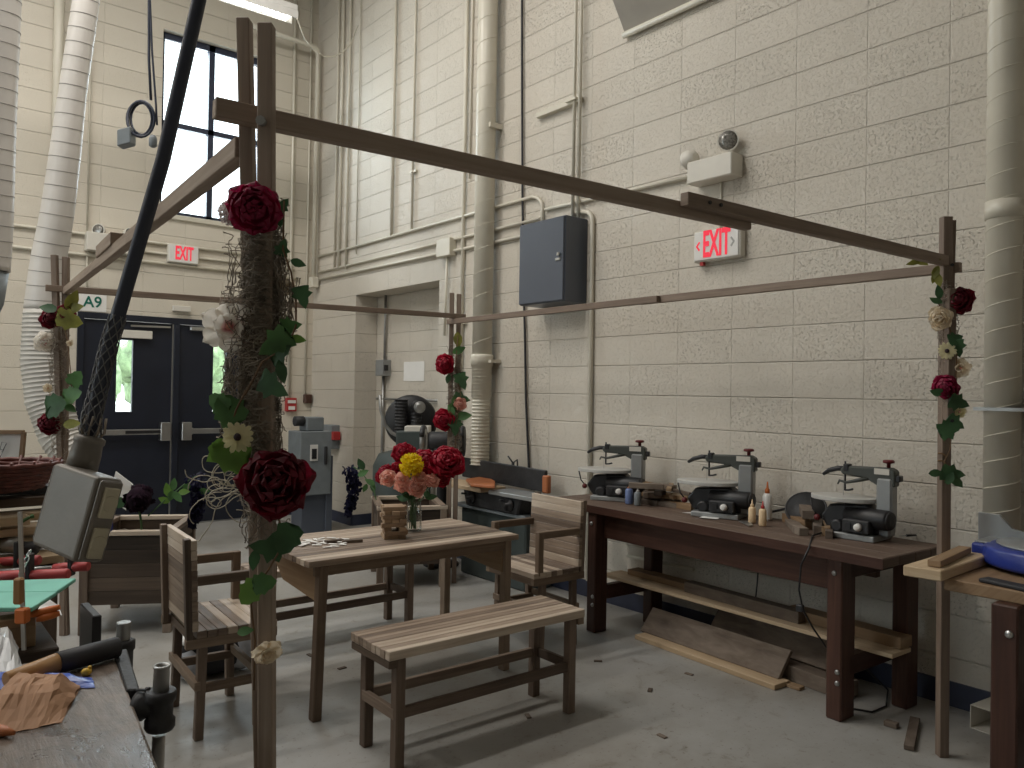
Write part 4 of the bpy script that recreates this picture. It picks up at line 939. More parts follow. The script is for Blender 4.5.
def make_saw(label):
    """front (blade) towards +x, motor side towards +y (the room), base centre at the origin"""
    e = empty('scroll_saw', (0,0,0), label, 'scroll saw', 'scroll saws on the maroon workbench')
    mb = MB(); mb.prism([(.15,-.10),(.12,.11),(-.125,.11),(-.125,-.10)][::-1], (0,0,0), (1,0,0), (0,1,0), (0,0,.028)); mb.build('base', M['sawgrey'], e, bevel=.004)
    mb = MB(); mb.prism([(.13,.028),(.165,.09),(.12,.15),(-.06,.168),(-.11,.12),(-.12,.028)][::-1], (0,-.055,0), (1,0,0), (0,0,1), (0,.10,0)); mb.build('lower_body', M['black'], e, bevel=.008)
    mb = MB(); mb.lathe([(.02,-.02),(.045,-.015),(.048,.10),(.048,.19),(.042,.20),(.02,.202)], (.02,.03,.105), (-1,.15,0), 16); mt = mb.build('motor', M['black'], e)
    mb = MB(); mb.lathe([(.042,.0),(.042,.006),(.014,.008)], V(.02,.03,.105)+V(-1,.15,0).normalized()*.20, (-1,.15,0), 16); mb.build('motor_cap', M['castiron'], mt)
    mb = MB(); mb.box((-.105,.06,.035),(.025,.115,.098)); sw = mb.build('switch_panel', M['castiron'], e, bevel=.006)
    mb = MB(); mb.lathe([(.019,0),(.017,.016),(.006,.018)], (-.055,.115,.066), (0,1,0), 14); mb.build('speed_knob', M['white'], sw)
    mb = MB(); mb.box((-.02,.115,.052),(.005,.121,.082)); mb.build('switch', M['black'], sw)
    mb = MB(); mb.lathe([(.0,0),(.03,.0),(.034,.02),(.022,.03),(0,.032)][1:4], (.065,.06,.055), (0,1,0), 14); mb.build('dust_port', M['black'], e)
    mb = MB(); n = 28; pl = [(.055+.175*math.cos(2*PI*k/n)*(1 if math.cos(2*PI*k/n) > 0 else .85), .112*math.sin(2*PI*k/n)) for k in range(n)]
    mb.prism(pl, (0,0,.172), (1,0,0), (0,1,0), (0,0,.022)); mb.build('saw_table', M['sawtable'], e, bevel=.003)
    mb = MB(); mb.lathe([(.004,0),(.004,.05)], (.03,.02,.13), (0,0,1), 8); mb.box((.0,-.03,.13),(.05,.03,.178)); mb.build('table_trunnion', M['black'], e)
    mb = MB()
    mb.tube([(.205,.07,.175),(.19,.075,.12),(.165,.075,.09)], .004, 6); mb.build('tilt_lever', M['castiron'], e)
    mb = MB(); mb.ball((.165,.078,.082), .016); mb.build('tilt_knob', M['saw_red'], e)
    mb = MB(); mb.prism([(-.09,.02),(-.165,.02),(-.175,.10),(-.175,.30),(-.10,.30),(-.10,.16),(-.09,.12)][::-1], (0,-.035,0), (1,0,0), (0,0,1), (0,.07,0)); mb.build('column', M['sawgrey'], e, bevel=.01)
    mb = MB(); mb.prism([(-.185,.26),(-.185,.335),(-.16,.348),(.06,.342),(.078,.325),(.07,.302),(-.05,.290),(-.10,.262)][::-1], (0,-.028,0), (1,0,0), (0,0,1), (0,.056,0)); ar = mb.build('upper_arm', M['sawdark'], e, bevel=.006)
    mb = MB(); mb.tube([(.06,0,.327),(.10,0,.326),(.145,0,.312),(.175,0,.29)], [.012,.013,.012,.008], 8); mb.build('blower_hose', M['black'], ar)
    mb = MB(); mb.lathe([(.009,0),(.009,.022),(.026,.026),(.026,.036),(.02,.04)], (-.145,0,.345), (0,0,1), 12); mb.build('tension_knob', M['saw_red'], ar)
    mb = MB(); mb.box((-.16,.028,.315),(-.09,.031,.343)); mb.build('name_strip', M['offwhite'], ar)
    mb = MB(); mb.tube([(.055,.018,.365),(.055,.018,.222)], .005, 8); mb.tube([(.055,.018,.224),(.035,.02,.226),(.015,.02,.232)], .005, 6); mb.build('hold_down', M['black'], e)
    mb = MB(); mb.tube([(.072,0,.31),(.072,0,.19)], .0012, 4); mb.build('blade', M['dullsteel'], e)
    mb = MB(); mb.tube([(-.06,.02,.292),(.0,.022,.275),(.05,.02,.262),(.085,.015,.268),(.095,.01,.25)], [.010,.009,.007,.006,.004], 8); mb.build('lower_link', M['sawdark'], ar)
    mb = MB(); mb.box((.035,-.012,.318),(.06,.032,.352)); mb.build('blade_clamp', M['black'], ar, bevel=.003)
    mb = MB(); mb.box((-.205,-.02,.285),(-.18,.02,.315)); mb.build('rear_knob', M['black'], ar, bevel=.004)
    return e
saw1 = make_saw('scroll saw at the far end of the maroon workbench beside the armchair')
saw2 = copy_tree(saw1); saw2['label'] = 'middle scroll saw on the maroon workbench between scrap wood and glue bottles'
saw3 = copy_tree(saw1); saw3['label'] = 'scroll saw at the near end of the maroon workbench next to the bare post'
for s_, (uu, vv, rz, xx) in ((saw1, (611,498,1.42,3.78)), (saw2, (722,517,1.42,3.76)), (saw3, (864,541,1.50,3.74))):
    p = on_z(uu, vv, WZ); s_.rotation_euler.z = rz
    # keep the height the bench gives and the sight line of the base front
    s_.location = (p.x+.055 if p.x < 3.72 else 3.745, p.y, WZ+.001)
saw1.location.y = 3.48; saw1.location.x = 3.72; saw1.rotation_euler.z = 2.05; saw1.scale = (1.08,1.08,1.0); saw2.location.y = 2.675; saw2.location.x = 3.72; saw2.rotation_euler.z = 1.9; saw2.scale = (1.08,1.08,1.0); saw3.location.y = 1.885; saw3.location.x = 3.73; saw3.rotation_euler.z = 1.62
# things on the bench
def bottle(u, v, h, r, m_body, m_cap, label, name='glue_bottle', cap='nozzle', x=None, tall=.3, z=WZ+.001, cat='bottle', group=None):
    p = on_z(u, v, z); e = empty(name, p, label, cat, group)
    b_ = h*(1-tall)
    mb = MB(); mb.lathe([(r*.9,0),(r,.008),(r,b_*.86),(r*.75,b_*.97),(r*.42,b_)], p, n=16); mb.build('body', M[m_body], e)
    mb = MB(); mb.lathe([(r*.48,b_),(r*.48,b_+h*tall*.3),(r*.25,b_+h*tall*.45),(r*.12,h)], p, n=12); mb.build(cap, M[m_cap], e)
    return e
bottle(752,523,.125,.020,'glue','glue','slim bottle of yellow glue, left one of the two short bottles')
bottle(762.5,526,.13,.020,'glue','red','slim bottle of yellow glue, right one of the two short bottles, nearest the bench edge')
bottle(767,520,.21,.027,'white','orange','tall white glue bottle with orange nozzle behind the two short ones')
M['bluelabel'] = mat('blue label', (.16,.22,.42), .5)
e1 = bottle(629,504,.115,.024,'bluelabel','orangewood','blue labelled can with a brown cap in front of the far scroll saw', name='finish_can', cap='cap', tall=.16, cat='can')
e2 = bottle(637.5,505.5,.108,.022,'machgrey','white','grey tube with a white cap beside the blue labelled can', name='finish_bottle', cap='cap', tall=.22)
def scrap(u, v, L, w, h, ang, z=WZ, m_='barn', label='', grp='scrap wood between the saws', tilt=0, tone=None, name='wood_scrap'):
    p = on_z(u, v, WZ); d = V(math.cos(ang), math.sin(ang), tilt); mb = MB(); k_ = 1.6; z_ = WZ+(z-WZ)*2.0; p = V(p.x if p.x < 3.8 else 3.8, p.y, z_); mb.bar(p-d*L*k_/2+V(0,0,h*.75), p+d*L*k_/2+V(0,0,h*.75), w*1.15, h*1.5, tone=tone); return tag(mb.build(name, M[m_], bevel=.0015), label, 'wood scrap', grp)
for a in [(650,503,.16,.05,.02,1.2,WZ,'barn','scrap stick at the bottom left of the heap between two saws'),
          (664,506,.20,.045,.02,1.75,WZ,'barn','scrap strip along the front of the heap between two saws'),
          (681,508,.15,.055,.022,1.4,WZ,'oakboard','short tan offcut at the front right of the heap'),
          (660,501,.22,.07,.022,.9,WZ+.024,'barn','broad brown offcut across the middle of the heap'),
          (676,504,.18,.08,.02,1.9,WZ+.022,'pine','pale wedge of wood on the heap between two saws'),
          (656,497,.20,.05,.02,1.5,WZ+.048,'oakboard','tan stick lying across the top left of the heap'),
          (672,497,.12,.06,.025,1.1,WZ+.046,'oakboard','small curved block near the top of the heap'),
          (684,501,.14,.045,.025,1.6,WZ+.044,'barn','dark offcut on the right of the heap beside the middle saw')]:
    scrap(*a)
for k in range(16):
    scrap(rnd(642,692), rnd(500,507), rnd(.07,.16), rnd(.018,.045), rnd(.012,.022), rnd(.4,2.3), WZ+rnd(.0,.055), random.choice(['barn','barn','oakboard','slatdark']), 'thin stick of scrap wood jumbled in the heap between the far and middle saws', 'jumbled scrap sticks', rnd(-.15,.15))
p = on_z(647,505,WZ)
for a in [(795,529,.17,.05,.02,.7,WZ,'barn','thin brown offcut lying before the round blade guard'),
          (806,524,.16,.05,.03,1.0,WZ,'oakboard','tan block at the back of the pile by the third saw'),
          (818,531,.16,.045,.03,.55,WZ,'barn','dark brown stick in the pile by the third saw'),
          (806,527,.17,.05,.028,.6,WZ+.031,'barn','brown stick lying on top of the pile by the third saw'),
          (826,533,.13,.035,.03,.5,WZ,'oakboard','square-ended stick nearest the third saw'),
          (800,534,.06,.04,.025,.9,WZ,'barn','stubby offcut at the front of the pile by the third saw'),
          (829,537,.07,.03,.025,.5,WZ,'barn','tiny block at the front edge beside the third saw')]:
    scrap(*a, grp='scrap wood by the near saw')
p = on_z(797,520,WZ); 
gd = empty('round_guard', p+V(.12,.06,0), 'round grey disc with a black rim leaning behind the wood pile', 'disc')
n_ = V(-.70,-.30,.62).normalized(); c_ = on_x(806,509,3.86)
mb = MB(); mb.lathe([(.001,-.004),(.10,-.004),(.10,.004),(.001,.004)], c_, n_, 28); mb.build('disc', M['castiron'], gd)
mb = MB(); x_ = n_.orthogonal().normalized(); y_ = n_.cross(x_); mb.tube([c_+(x_*math.cos(2*PI*k/28)+y_*math.sin(2*PI*k/28))*.102 for k in range(28)], .006, 6, closed=True); mb.build('rim', M['black'], gd)
mb = MB(); h0 = c_+V(-.0,.11,-.01); mb.bar(h0, h0+V(.02,.12,-.04), .03, .012); mb.build('handle', M['black'], gd, bevel=.003)
a, b_ = on_z(738,521,WZ+.003), on_z(756,530,WZ+.003)
mb = MB(); mb.prism([(0,0),(.17,0),(.15,.03),(.02,.06)], a, (b_-a).normalized(), V(0,0,1).cross((b_-a).normalized()), (0,0,.003)); tag(mb.build('try_square', M['dullsteel']), 'grey metal set square lying before the short glue bottles', 'square')
mb = MB()
for q in range(3): 
    p = on_z(699+q*6,513+q*2,WZ+.002+q*.002); mb.obox(p, V(.05,.02*(q-1),0), V(-.02,.045,0), V(0,0,.0006))
tag(mb.build('paper_scraps', M['paper']), 'loose white paper scraps before the middle saw', 'paper', kind='stuff')
a, b_ = on_z(899,536,WZ+.006), on_z(918,535,WZ+.006)
kn = empty('marking_knife', a, 'thin dark marking knife on the bench right of the near saw', 'knife'); mb = MB(); mb.tube([a.lerp(b_,.4), b_], [.006,.004], 8); mb.build('handle', M['black'], kn); mb = MB(); mb.tube([a, a.lerp(b_,.4)], [.001,.003], 6); mb.build('blade', M['dullsteel'], kn)
p = on_z(812,538,WZ)
mb = MB(); mb.tube([p+V(.12,0,.02), p+V(.03,.01,.008), wb(0,0,0)*0+V(p.x-.0,p.y,WZ+.006), on_x(809,548,3.295), on_x(801,565,3.29), on_x(799,590,3.30), on_x(803,610,3.35), on_x(813,628,3.45), on_x(835,660,3.62), on_x(862,665,3.72), on_z(888,690,.01), on_z(886,706,.006), on_z(872,712,.006), on_z(855,709,.006), on_z(848,708,.006)], .0045, 6); tag(mb.build('power_cable', M['black']), 'black power cord hanging over the bench edge and curling on the floor', 'cord')
p = on_x(800,608,3.36); mb = MB(); mb.obox(p, V(.012,0,0), V(0,.016,0), V(0,0,.016)); tag(mb.build('plug_block', M['black'], bevel=.003), 'black plug block on the cord under the bench', 'plug')
mb = MB(); mb.tube([on_x(758,572,3.9), on_x(757,585,3.9), on_x(755,604,3.9)], .004, 6); tag(mb.build('power_cable', M['black']), 'short straight black cord hanging behind the bench apron', 'cord')

# ---------------------------------------------------------------- right foreground bench with the chop saw
B2Z = .80
k2 = empty('workbench', (3.4,.85,0), 'maroon-legged bench at the right carrying the blue saw', 'workbench')
c00 = on_z(921,579,B2Z); 
mb = MB(); mb.prism([(0,0),(0,-1.3),(.85,-1.3),(.85,.0)][::-1], (3.05,1.215,B2Z-.045), (1,0,0), (0,1,0), (0,0,.045), tone=.5); mb.build('benchtop', M['oakboard'], k2, bevel=.004)
mb = MB(); mb.box((3.0,.958,0),(3.13,1.042,B2Z-.045), .5); lg = mb.build('leg', M['bench'], k2, bevel=.006)
mb = MB(); mb.lathe([(.014,-.002),(.013,.006),(.004,.009)], (3.0,.985,.66), (-1,0,0), 10); mb.build('bolt', M['steel'], lg)
mb = MB(); mb.box((3.70,.96,0),(3.82,1.04,B2Z-.045), .5); mb.build('leg', M['bench'], k2, bevel=.006)
mb = MB(); mb.box((3.13,.97,B2Z-.17),(3.70,1.01,B2Z-.046), .4); mb.build('apron', M['bench'], k2, bevel=.003)
a, b_, c_ = on_z(903,565,B2Z+.04), on_z(941.5,571,B2Z+.04), on_z(983,557,B2Z+.04)
ex_, ey_ = (b_-a), (c_-b_)
mb = MB(); L_ = .55; e2_ = ey_.normalized(); mb.obox(a+ex_/2+e2_*L_/2-V(0,0,.0195), e2_*L_/2, ex_/2, V(0,0,.0195), .55); tag(mb.build('board', M['pine'], bevel=.004), 'thick pale plank jutting off the corner of the right bench', 'board')
a, b_ = on_z(934,567,B2Z+.042), on_z(978,546,B2Z+.042)
mb = MB(); d_ = (b_-a).normalized(); mb.bar(a+d_*.0+V(0,0,.012), a+d_*.40+V(0,0,.012), .045, .024, tone=.6); tag(mb.build('wood_stick', M['oakboard'], bevel=.002), 'square brown stick lying on the thick pale plank', 'stick')
# chop saw: blue turntable base, grey fence and arm
p0 = on_z(1003,576,B2Z); cs = empty('mitre_saw', p0+V(.22,-.02,0), 'blue based mitre saw with grey fence at the right edge', 'saw')
cx, cy2 = 3.52, 1.00
mb = MB(); mb.lathe([(.225,.012),(.245,.02),(.24,.055),(.235,.085),(.20,.09)], (cx,cy2,B2Z), n=36); mb.box((cx-.08,cy2+.0,B2Z+.005),(cx+.22,cy2+.27,B2Z+.08)); mb.build('base', M['blue'], cs, bevel=.01, seg=2)
for q in ((cx-.03,cy2+.24),(cx+.18,cy2+.24),(cx-.12,cy2-.14)):
    mb = MB(); mb.lathe([(.02,0),(.02,.012)], (*q,B2Z), n=12); mb.build('foot', M['black'], cs)
mb = MB(); mb.lathe([(.195,.09),(.195,.098),(.01,.0985)], (cx,cy2,B2Z), n=36); mb.box((cx-.07,cy2-.1,B2Z+.08),(cx+.21,cy2+.26,B2Z+.088)); mb.build('turntable', M['sawgrey'], cs, bevel=.002)
a, b_ = on_x(978,546,3.62), on_x(978,513,3.62)
mb = MB(); P2 = [on_x(u,v,3.60) for u, v in ((978,546),(978,512),(999,515),(1012,529),(1030,534),(1030,556),(1010,552))]
o0 = P2[0]; mb.prism([((p-o0).y, (p-o0).z) for p in P2], o0, (0,1,0), (0,0,1), (.02,0,0)); mb.build('fence', M['dullgrey'] if 'dullgrey' in M else M['sawgrey'], cs, bevel=.002)
mb = MB(); mb.bar(on_x(980,546.5,3.61), on_x(1010,552,3.61), .03, .012); mb.build('fence_rail', M['black'], cs)
mb = MB(); mb.prism([(0,0),(.10,0),(.16,.12),(.10,.28),(0,.26)], (3.62,.90,B2Z+.09), (0,-1,0), (0,0,1), (.09,0,0)); mb.build('arm', M['sawgrey'], cs, bevel=.01)
a = on_z(983,581,B2Z+.001); b_ = on_z(1024,590,B2Z+.001)
mb = MB(); d_ = (b_-a).normalized(); mb.bar(a+V(0,0,.007), a+d_*.26+V(0,0,.007), .06, .014); tag(mb.build('tool_case', M['rubber'], bevel=.004), 'flat black bar lying on the right bench below the blue saw', 'bar')
# floor scraps at the right
ch = empty('metal_channel', on_z(968,727,0), 'open grey sheet metal channel on the floor by the bench leg', 'metal channel')
fa, fb = on_z(968,727,0), on_z(993,736,0)
X_ = (fb-fa).normalized(); Y_ = V(0,0,1).cross(X_)*-1
if Y_.x < 0: Y_ = -Y_
for nm, lo, hi in (('bottom_flange',(0,0,0),(.16,.003,1)),('top_flange',(.02,.10,0),(.16,.103,1))):
    mb = MB(); o_ = fa+V(0,0,lo[1]+.002); mb.obox(o_+X_*.09-Y_*.0+Y_*.11, X_*.08, Y_*.11, V(0,0,.0015)); mb.build(nm, M['offwhite'], ch)
mb = MB(); mb.obox(fa+X_*.010+Y_*.11+V(0,0,.052), X_*.0015, Y_*.11, V(0,0,.05)); mb.build('web', M['offwhite'], ch)
a, b_ = on_z(909,748,.012), on_z(915,719,.012)
mb = MB(); mb.bar(a, b_, .04, .02, tone=.3); tag(mb.build('wood_scrap', M['barn'], bevel=.002), 'dark narrow wood strip on the floor near the bare post', 'wood scrap')
a, b_ = on_z(885,722,.012), on_z(898,726,.012)
mb = MB(); mb.bar(a, b_, .035, .022, tone=.4); tag(mb.build('wood_scrap', M['barn'], bevel=.002), 'small brown wood chip on the floor before the back bench leg', 'wood scrap')

# ---------------------------------------------------------------- machines by the alcove
jt = empty('jointer', (3.78,4.72,0), 'grey green jointer with a long bed against the block wall', 'jointer')
mb = MB(); mb.box((3.70,4.34,0),(3.97,5.14,.53)); mb.build('base', M['machgreen'], jt, bevel=.012)
mb = MB(); mb.box((3.66,4.30,.53),(3.98,5.18,.56)); mb.build('base_top', M['machgrey'], jt, bevel=.006)
mb = MB(); mb.prism([(-.33,.56),(.30,.56),(.34,.685),(-.38,.685)], (3.64,4.70,0), (0,1,0), (0,0,1), (.16,0,0)); mb.build('body', M['castiron'], jt, bevel=.01)
mb = MB(); mb.box((3.60,3.80,.685),(3.82,4.66,.715)); mb.build('infeed_table', M['sawgrey'], jt, bevel=.004)
mb = MB(); mb.box((3.57,4.72,.69),(3.82,5.36,.722)); mb.build('outfeed_table', M['pine'], jt, bevel=.004)
mb = MB(); mb.bar((3.86,4.30,.80),(3.86,5.34,.82), .03, .16); mb.build('fence', M['castiron'], jt, bevel=.005)
mb = MB(); mb.bar((3.855,4.26,.78),(3.855,4.32,.78), .045, .13); mb.build('fence_cap', M['orangewood'], jt, bevel=.008)
mb = MB(); gx = [on_z(u,v,.765) for u,v in ((466,478),(486,475),(495,480),(495,485),(471,483))]
o0 = gx[0]; mb.prism([((q-o0).x,(q-o0).y) for q in gx], o0-V(0,0,.028), (1,0,0), (0,1,0), (0,0,.022)); mb.build('guard', M['orangewood'], jt, bevel=.004)
for y in (4.45, 4.92):
    mb = MB(); mb.lathe([(.05,0),(.05,.018),(.012,.02),(.012,.05)], (3.64,y,.63), (-1,0,0), 16); hw = mb.build('hand_wheel', M['black'], jt)
    mb = MB(); mb.tube([(3.61,y+.035,.655),(3.57,y+.04,.66)], .008, 6); mb.build('crank', M['black'], hw)
mb = MB(); c_ = on_x(513,463,3.88); mb.tube([c_+V(0,0,-.08), c_], .012, 8); mb.tube([c_, c_+V(-.01,.05,.05)], .007, 6); mb.tube([c_, c_+V(0,-.05,.03), c_+V(0,-.06,-.05)], .007, 6); mb.build('lock_lever', M['black'], jt)
gr_ = empty('bench_grinder', (3.72,5.55,0), 'dark bench grinder on a stand behind the vase bouquet', 'grinder')
gc = on_x(443,441,3.72); 
mb = MB(); mb.lathe([(.07,-.12),(.08,-.1),(.08,.1),(.07,.12)], gc, (.75,-.66,0), 18); mb.build('motor', M['castiron'], gr_)
ga = V(.75,-.66,0).normalized()
for s_ in (-1,1):
    mb = MB(); mb.lathe([(.02,-.02),(.10,-.02),(.10,.02),(.02,.02)], gc+ga*.165*s_, ga, 22); gs_ = mb.build('grinding_wheel', M['dullsteel' if s_ < 0 else 'castiron'], gr_)
    mb = MB(); pts = [gc+ga*.165*s_+(V(0,0,1)*math.sin(a*PI/8)+ga.cross(V(0,0,1))*math.cos(a*PI/8))*.112 for a in range(1,14)]; mb.tube(pts, .022, 6); mb.build('wheel_guard', M['castiron'], gs_)
mb = MB(); mb.lathe([(.15,0),(.15,.02),(.05,.05),(.045,gc.z-.12),(.09,gc.z-.10),(.09,gc.z-.06)], (gc.x,gc.y,0), n=18); mb.build('pedestal', M['castiron'], gr_)
dc = empty('air_compressor', (3.93,6.15,0), 'black and green compressor with a hose standing in the alcove', 'compressor')
cx, cyy = 3.86, 6.32
mb = MB(); mb.lathe([(.10,.05),(.24,.12),(.27,.25),(.27,.75),(.22,.86),(.08,.90)], (cx,cyy,0), n=24); mb.build('tank', M['machgreen'], dc)
for k in range(3):
    a = k*2*PI/3+.4; mb = MB(); mb.tube([(cx+.2*math.cos(a),cyy+.2*math.sin(a),.14),(cx+.24*math.cos(a),cyy+.24*math.sin(a),0)], .02, 8); mb.build('leg', M['machgreen'], dc)
wc = at_d(411,421,7.3); mb = MB(); mb.lathe([(.06,-.03),(.225,-.03),(.245,0),(.225,.03),(.06,.03)], wc, (FWD*-1+V(.15,0,.05)), 30); mb.build('flywheel_guard', M['black'], dc)
for u, v, r, h in ((401,428,.058,.32),(416,428,.05,.22)):
    mb = MB(); q = at_d(u, v, 7.16); ribbed(mb, [q+V(0,0,-.06), q+V(0,0,h-.06)], [r,r], .028, .008, 16); mb.build('cylinder_head', M['castiron'], dc)
q = at_d(419,407,7.05); mb = MB(); mb.lathe([(.05,-.16),(.055,-.15),(.055,.02),(.062,.025),(.062,.04)], q, -FWD+V(.25,-.1,0), 20); mo = mb.build('motor', M['castiron'], dc)
mb = MB(); mb.lathe([(.054,.041),(.02,.048)], q, -FWD+V(.25,-.1,0), 20); mb.build('lens_cap', M['dullsteel'], mo)
q = at_d(418,429,7.02); mb = MB(); mb.obox(q, RGT*.11, FWD*.09, V(0,0,.03)); mb.build('control_box', M['offwhite'], dc, bevel=.006)
q = at_d(413,445,7.02); mb = MB(); mb.obox(q+V(0,0,.04), RGT*.14, FWD*.10, V(0,0,.09)); mb.build('pump_block', M['machgreen'], dc, bevel=.01)
mb = MB(); mb.tube([at_d(u,v,6.96) for u,v in ((380,395),(381,410),(385,425),(392,433),(402,438),(414,440),(424,439))], .016, 8); mb.build('hose', M['dullsteel'], dc)
# grey electrical pedestal by the doors
pd = empty('machine_cabinet', (3.40,7.42,0), 'grey electrical machine cabinet standing in the corner by the doors', 'cabinet')
mb = MB(); mb.box((3.27,7.25,.40),(3.60,7.55,1.03)); bd = mb.build('body', M['machgrey'], pd, bevel=.006)
mb = MB(); mb.box((3.31,7.29,.0),(3.56,7.53,.40)); mb.build('plinth', M['panelgrey'], pd, bevel=.004)
mb = MB(); mb.box((3.56,7.27,.0),(3.63,7.5,.78)); mb.build('side_duct', M['panelgrey'], pd, bevel=.004)
mb = MB(); mb.box((3.37,7.242,.74),(3.45,7.25,.90)); mb.build('switch_plate', M['white'], bd); 
mb = MB(); mb.box((3.385,7.236,.76),(3.435,7.242,.86)); mb.build('switch', M['black'], bd)
mb = MB(); mb.box((3.52,7.22,.70),(3.545,7.25,.88)); mb.build('handle', M['castiron'], bd, bevel=.004)
mb = MB(); mb.box((3.36,7.32,1.03),(3.55,7.5,1.17)); mb.build('top_motor', M['machgrey'], pd, bevel=.01)
mb = MB(); mb.lathe([(.04,-.05),(.05,-.04),(.05,.05)], (3.31,7.38,1.13), (-1,0,0), 14); mb.build('top_coupling', M['castiron'], pd)
# backpack under the left chair
bk = empty('backpack', (1.36,4.02,0), 'black and grey backpack on the floor beyond the left armchair', 'backpack')
def blob(c, r, no, n=16, m_=12):
    mb = MB(); mb.ball(c, r, n, m_, no); return mb
c_ = V(1.38,4.05,.115); blob(c_, (.19,.13,.115), .05).build('main_pouch', M['fabricblack'], bk)
blob(c_+V(-.12,-.02,-.03), (.075,.10,.085), .05).build('side_pocket', M['fabricgrey'], bk); blob(c_+V(.12,-.05,-.01), (.075,.08,.095), .05).build('side_pocket', M['fabricgrey'], bk)
blob(c_+V(-.09,-.03,.08), (.09,.08,.035), .03).build('top_flap', M['white'], bk)
mb = MB(); mb.tube([c_+V(.02,-.02,.10), c_+V(.05,0,.23), c_+V(.09,.0,.23), c_+V(.12,0,.08)], .012, 6); mb.build('strap', M['fabricblack'], bk)
c_ = V(1.62,4.62,.08); s_ = empty('shoe', (c_.x,c_.y,0), 'dark shoe lying on the floor behind the left armchair', 'shoe')
blob(c_+V(0,0,-.03), (.13,.05,.05), .03).build('upper', M['fabricblack'], s_); mb = MB(); mb.obox(c_+V(0,0,-.07), V(.13,0,0), V(0,.045,0), V(0,0,.01)); mb.build('sole', M['fabricgrey'], s_, bevel=.005)

# ---------------------------------------------------------------- flowers, leaves, moss
def petal(mb, O, a, n, L, Wd, t0, t1, cup=.15, ruf=0.0, nu=5, nv=4, pw=.6):
    b_ = n.cross(a).normalized(); P_ = Vector(O); K = 16; pts = [P_.copy()]
    for i in range(K):
        th = t0+(t1-t0)*(i+.5)/K; P_ = P_+(a*math.cos(th)+n*math.sin(th))*(L/K); pts.append(P_.copy())
    ph = rnd(0, 6); fq = rnd(4, 7)
    def fn(s0, t):
        s = 1-(1-s0)**1.8; f = min(s*K, K-1e-4); i = int(f); c = pts[i].lerp(pts[i+1], f-i)
        w = Wd*(max(s, .02)**pw)*math.sqrt(max(0, 1-s**6))*.5+Wd*.03; tt = 2*t-1
        th = t0+(t1-t0)*s; nn = n*math.cos(th)-a*math.sin(th); fw = a*math.cos(th)+n*math.sin(th)
        return c+b_*w*tt+nn*(cup*Wd*(tt*tt)*s + ruf*L*s*math.sin(ph+tt*fq+s*3)) - fw*L*.10*(tt*tt)*s + fw*ruf*.5*L*s*s*math.sin(ph*2+tt*fq*1.5)
    mb.grid(fn, nu, nv)
def basis(n):
    n = Vector(n).normalized(); x = n.orthogonal().normalized(); return n, x, n.cross(x)
def facing(p, jit=.35, up=0):
    d = (EYE-Vector(p)).normalized(); return (d+V(rnd(-jit,jit), rnd(-jit,jit), rnd(-jit,jit)+up)).normalized()
def flower(p, R, m_, label, kind='peony', n=None, grp=None, name=None, center='centre'):
    p = Vector(p); n, x, y = basis(n if n is not None else facing(p)); mb = MB()
    nm = {'peony':'peony','rose':'rose','daisy':'daisy','lily':'orchid','mum':'chrysanthemum','bud':'rose'}[kind] if name is None else name
    def ang(a): return x*math.cos(a)+y*math.sin(a)
    if kind in ('peony','rose','bud'):
        rings = {'peony':6,'rose':5,'bud':3}[kind]; px_ = R*FPX/depth(p); big = 11 if px_ > 26 else 7 if px_ > 16 else 4
        for k in range(rings):
            f = k/(rings-1); cnt = (8-k) if kind == 'peony' else 6-k
            for i in range(max(3,cnt)):
                a = 2*PI*i/max(3,cnt)+k*.7+rnd(-.2,.2); L = R*(1.08-.42*f)*rnd(.9,1.1)
                petal(mb, p+n*R*(.10*f-.2)+ang(a)*R*(.10-.06*f), ang(a), n, L, R*(1.25-.45*f), -.12+1.2*f+rnd(-.1,.1), .40+1.7*f+rnd(-.25,.25), .16, .05, big, big, .42)
    elif kind == 'daisy':
        for i in range(14): petal(mb, p+ang(2*PI*i/14)*R*.12, ang(2*PI*i/14+rnd(-.08,.08)), n, R*rnd(.85,1.02), R*.40, .12+rnd(-.1,.1), .0+rnd(-.15,.2), -.1, 0, 4, 2, .4)
    elif kind == 'lily':
        for i in range(6): a = 2*PI*i/6+rnd(-.15,.15); petal(mb, p-n*R*.2, ang(a), n, R*rnd(.95,1.08), R*.95, .15+rnd(-.1,.1), .45+rnd(-.2,.3), .12, .05, 8, 8, .5)
        for i in range(4): a = 2*PI*i/4+.5+rnd(-.15,.15); petal(mb, p-n*R*.1, ang(a), n, R*rnd(.7,.85), R*.75, .7+rnd(-.1,.1), 1.1+rnd(-.2,.3), .15, .06, 8, 8, .5)
    elif kind == 'mum':
        for i in range(170):
            d = V(rnd(-1,1),rnd(-1,1),rnd(-1,1)).normalized(); d = (d+n*.5).normalized(); q, x2, y2 = basis(d); aa = x2*math.cos(i)+y2*math.sin(i)
            petal(mb, p+d*R*.55, (d+aa*.5).normalized(), (aa-d*.3).normalized(), R*.5, R*.3, 0, .5, .1, .06, 3, 2)
        mb.ball(p, R*.6, 10, 8)
    o = mb.build(nm, M[m_], origin=p); tag(o, label, 'flower', grp)
    if kind in ('daisy','peony','lily','rose'):
        cb_ = MB(); cb_.ball(p+n*R*(.05 if kind == 'daisy' else .12), R*(.24 if kind == 'daisy' else .11), 10, 6, .08); cb_.build('flower_centre', M['petalpeach' if kind == 'lily' else center], o)
    return o
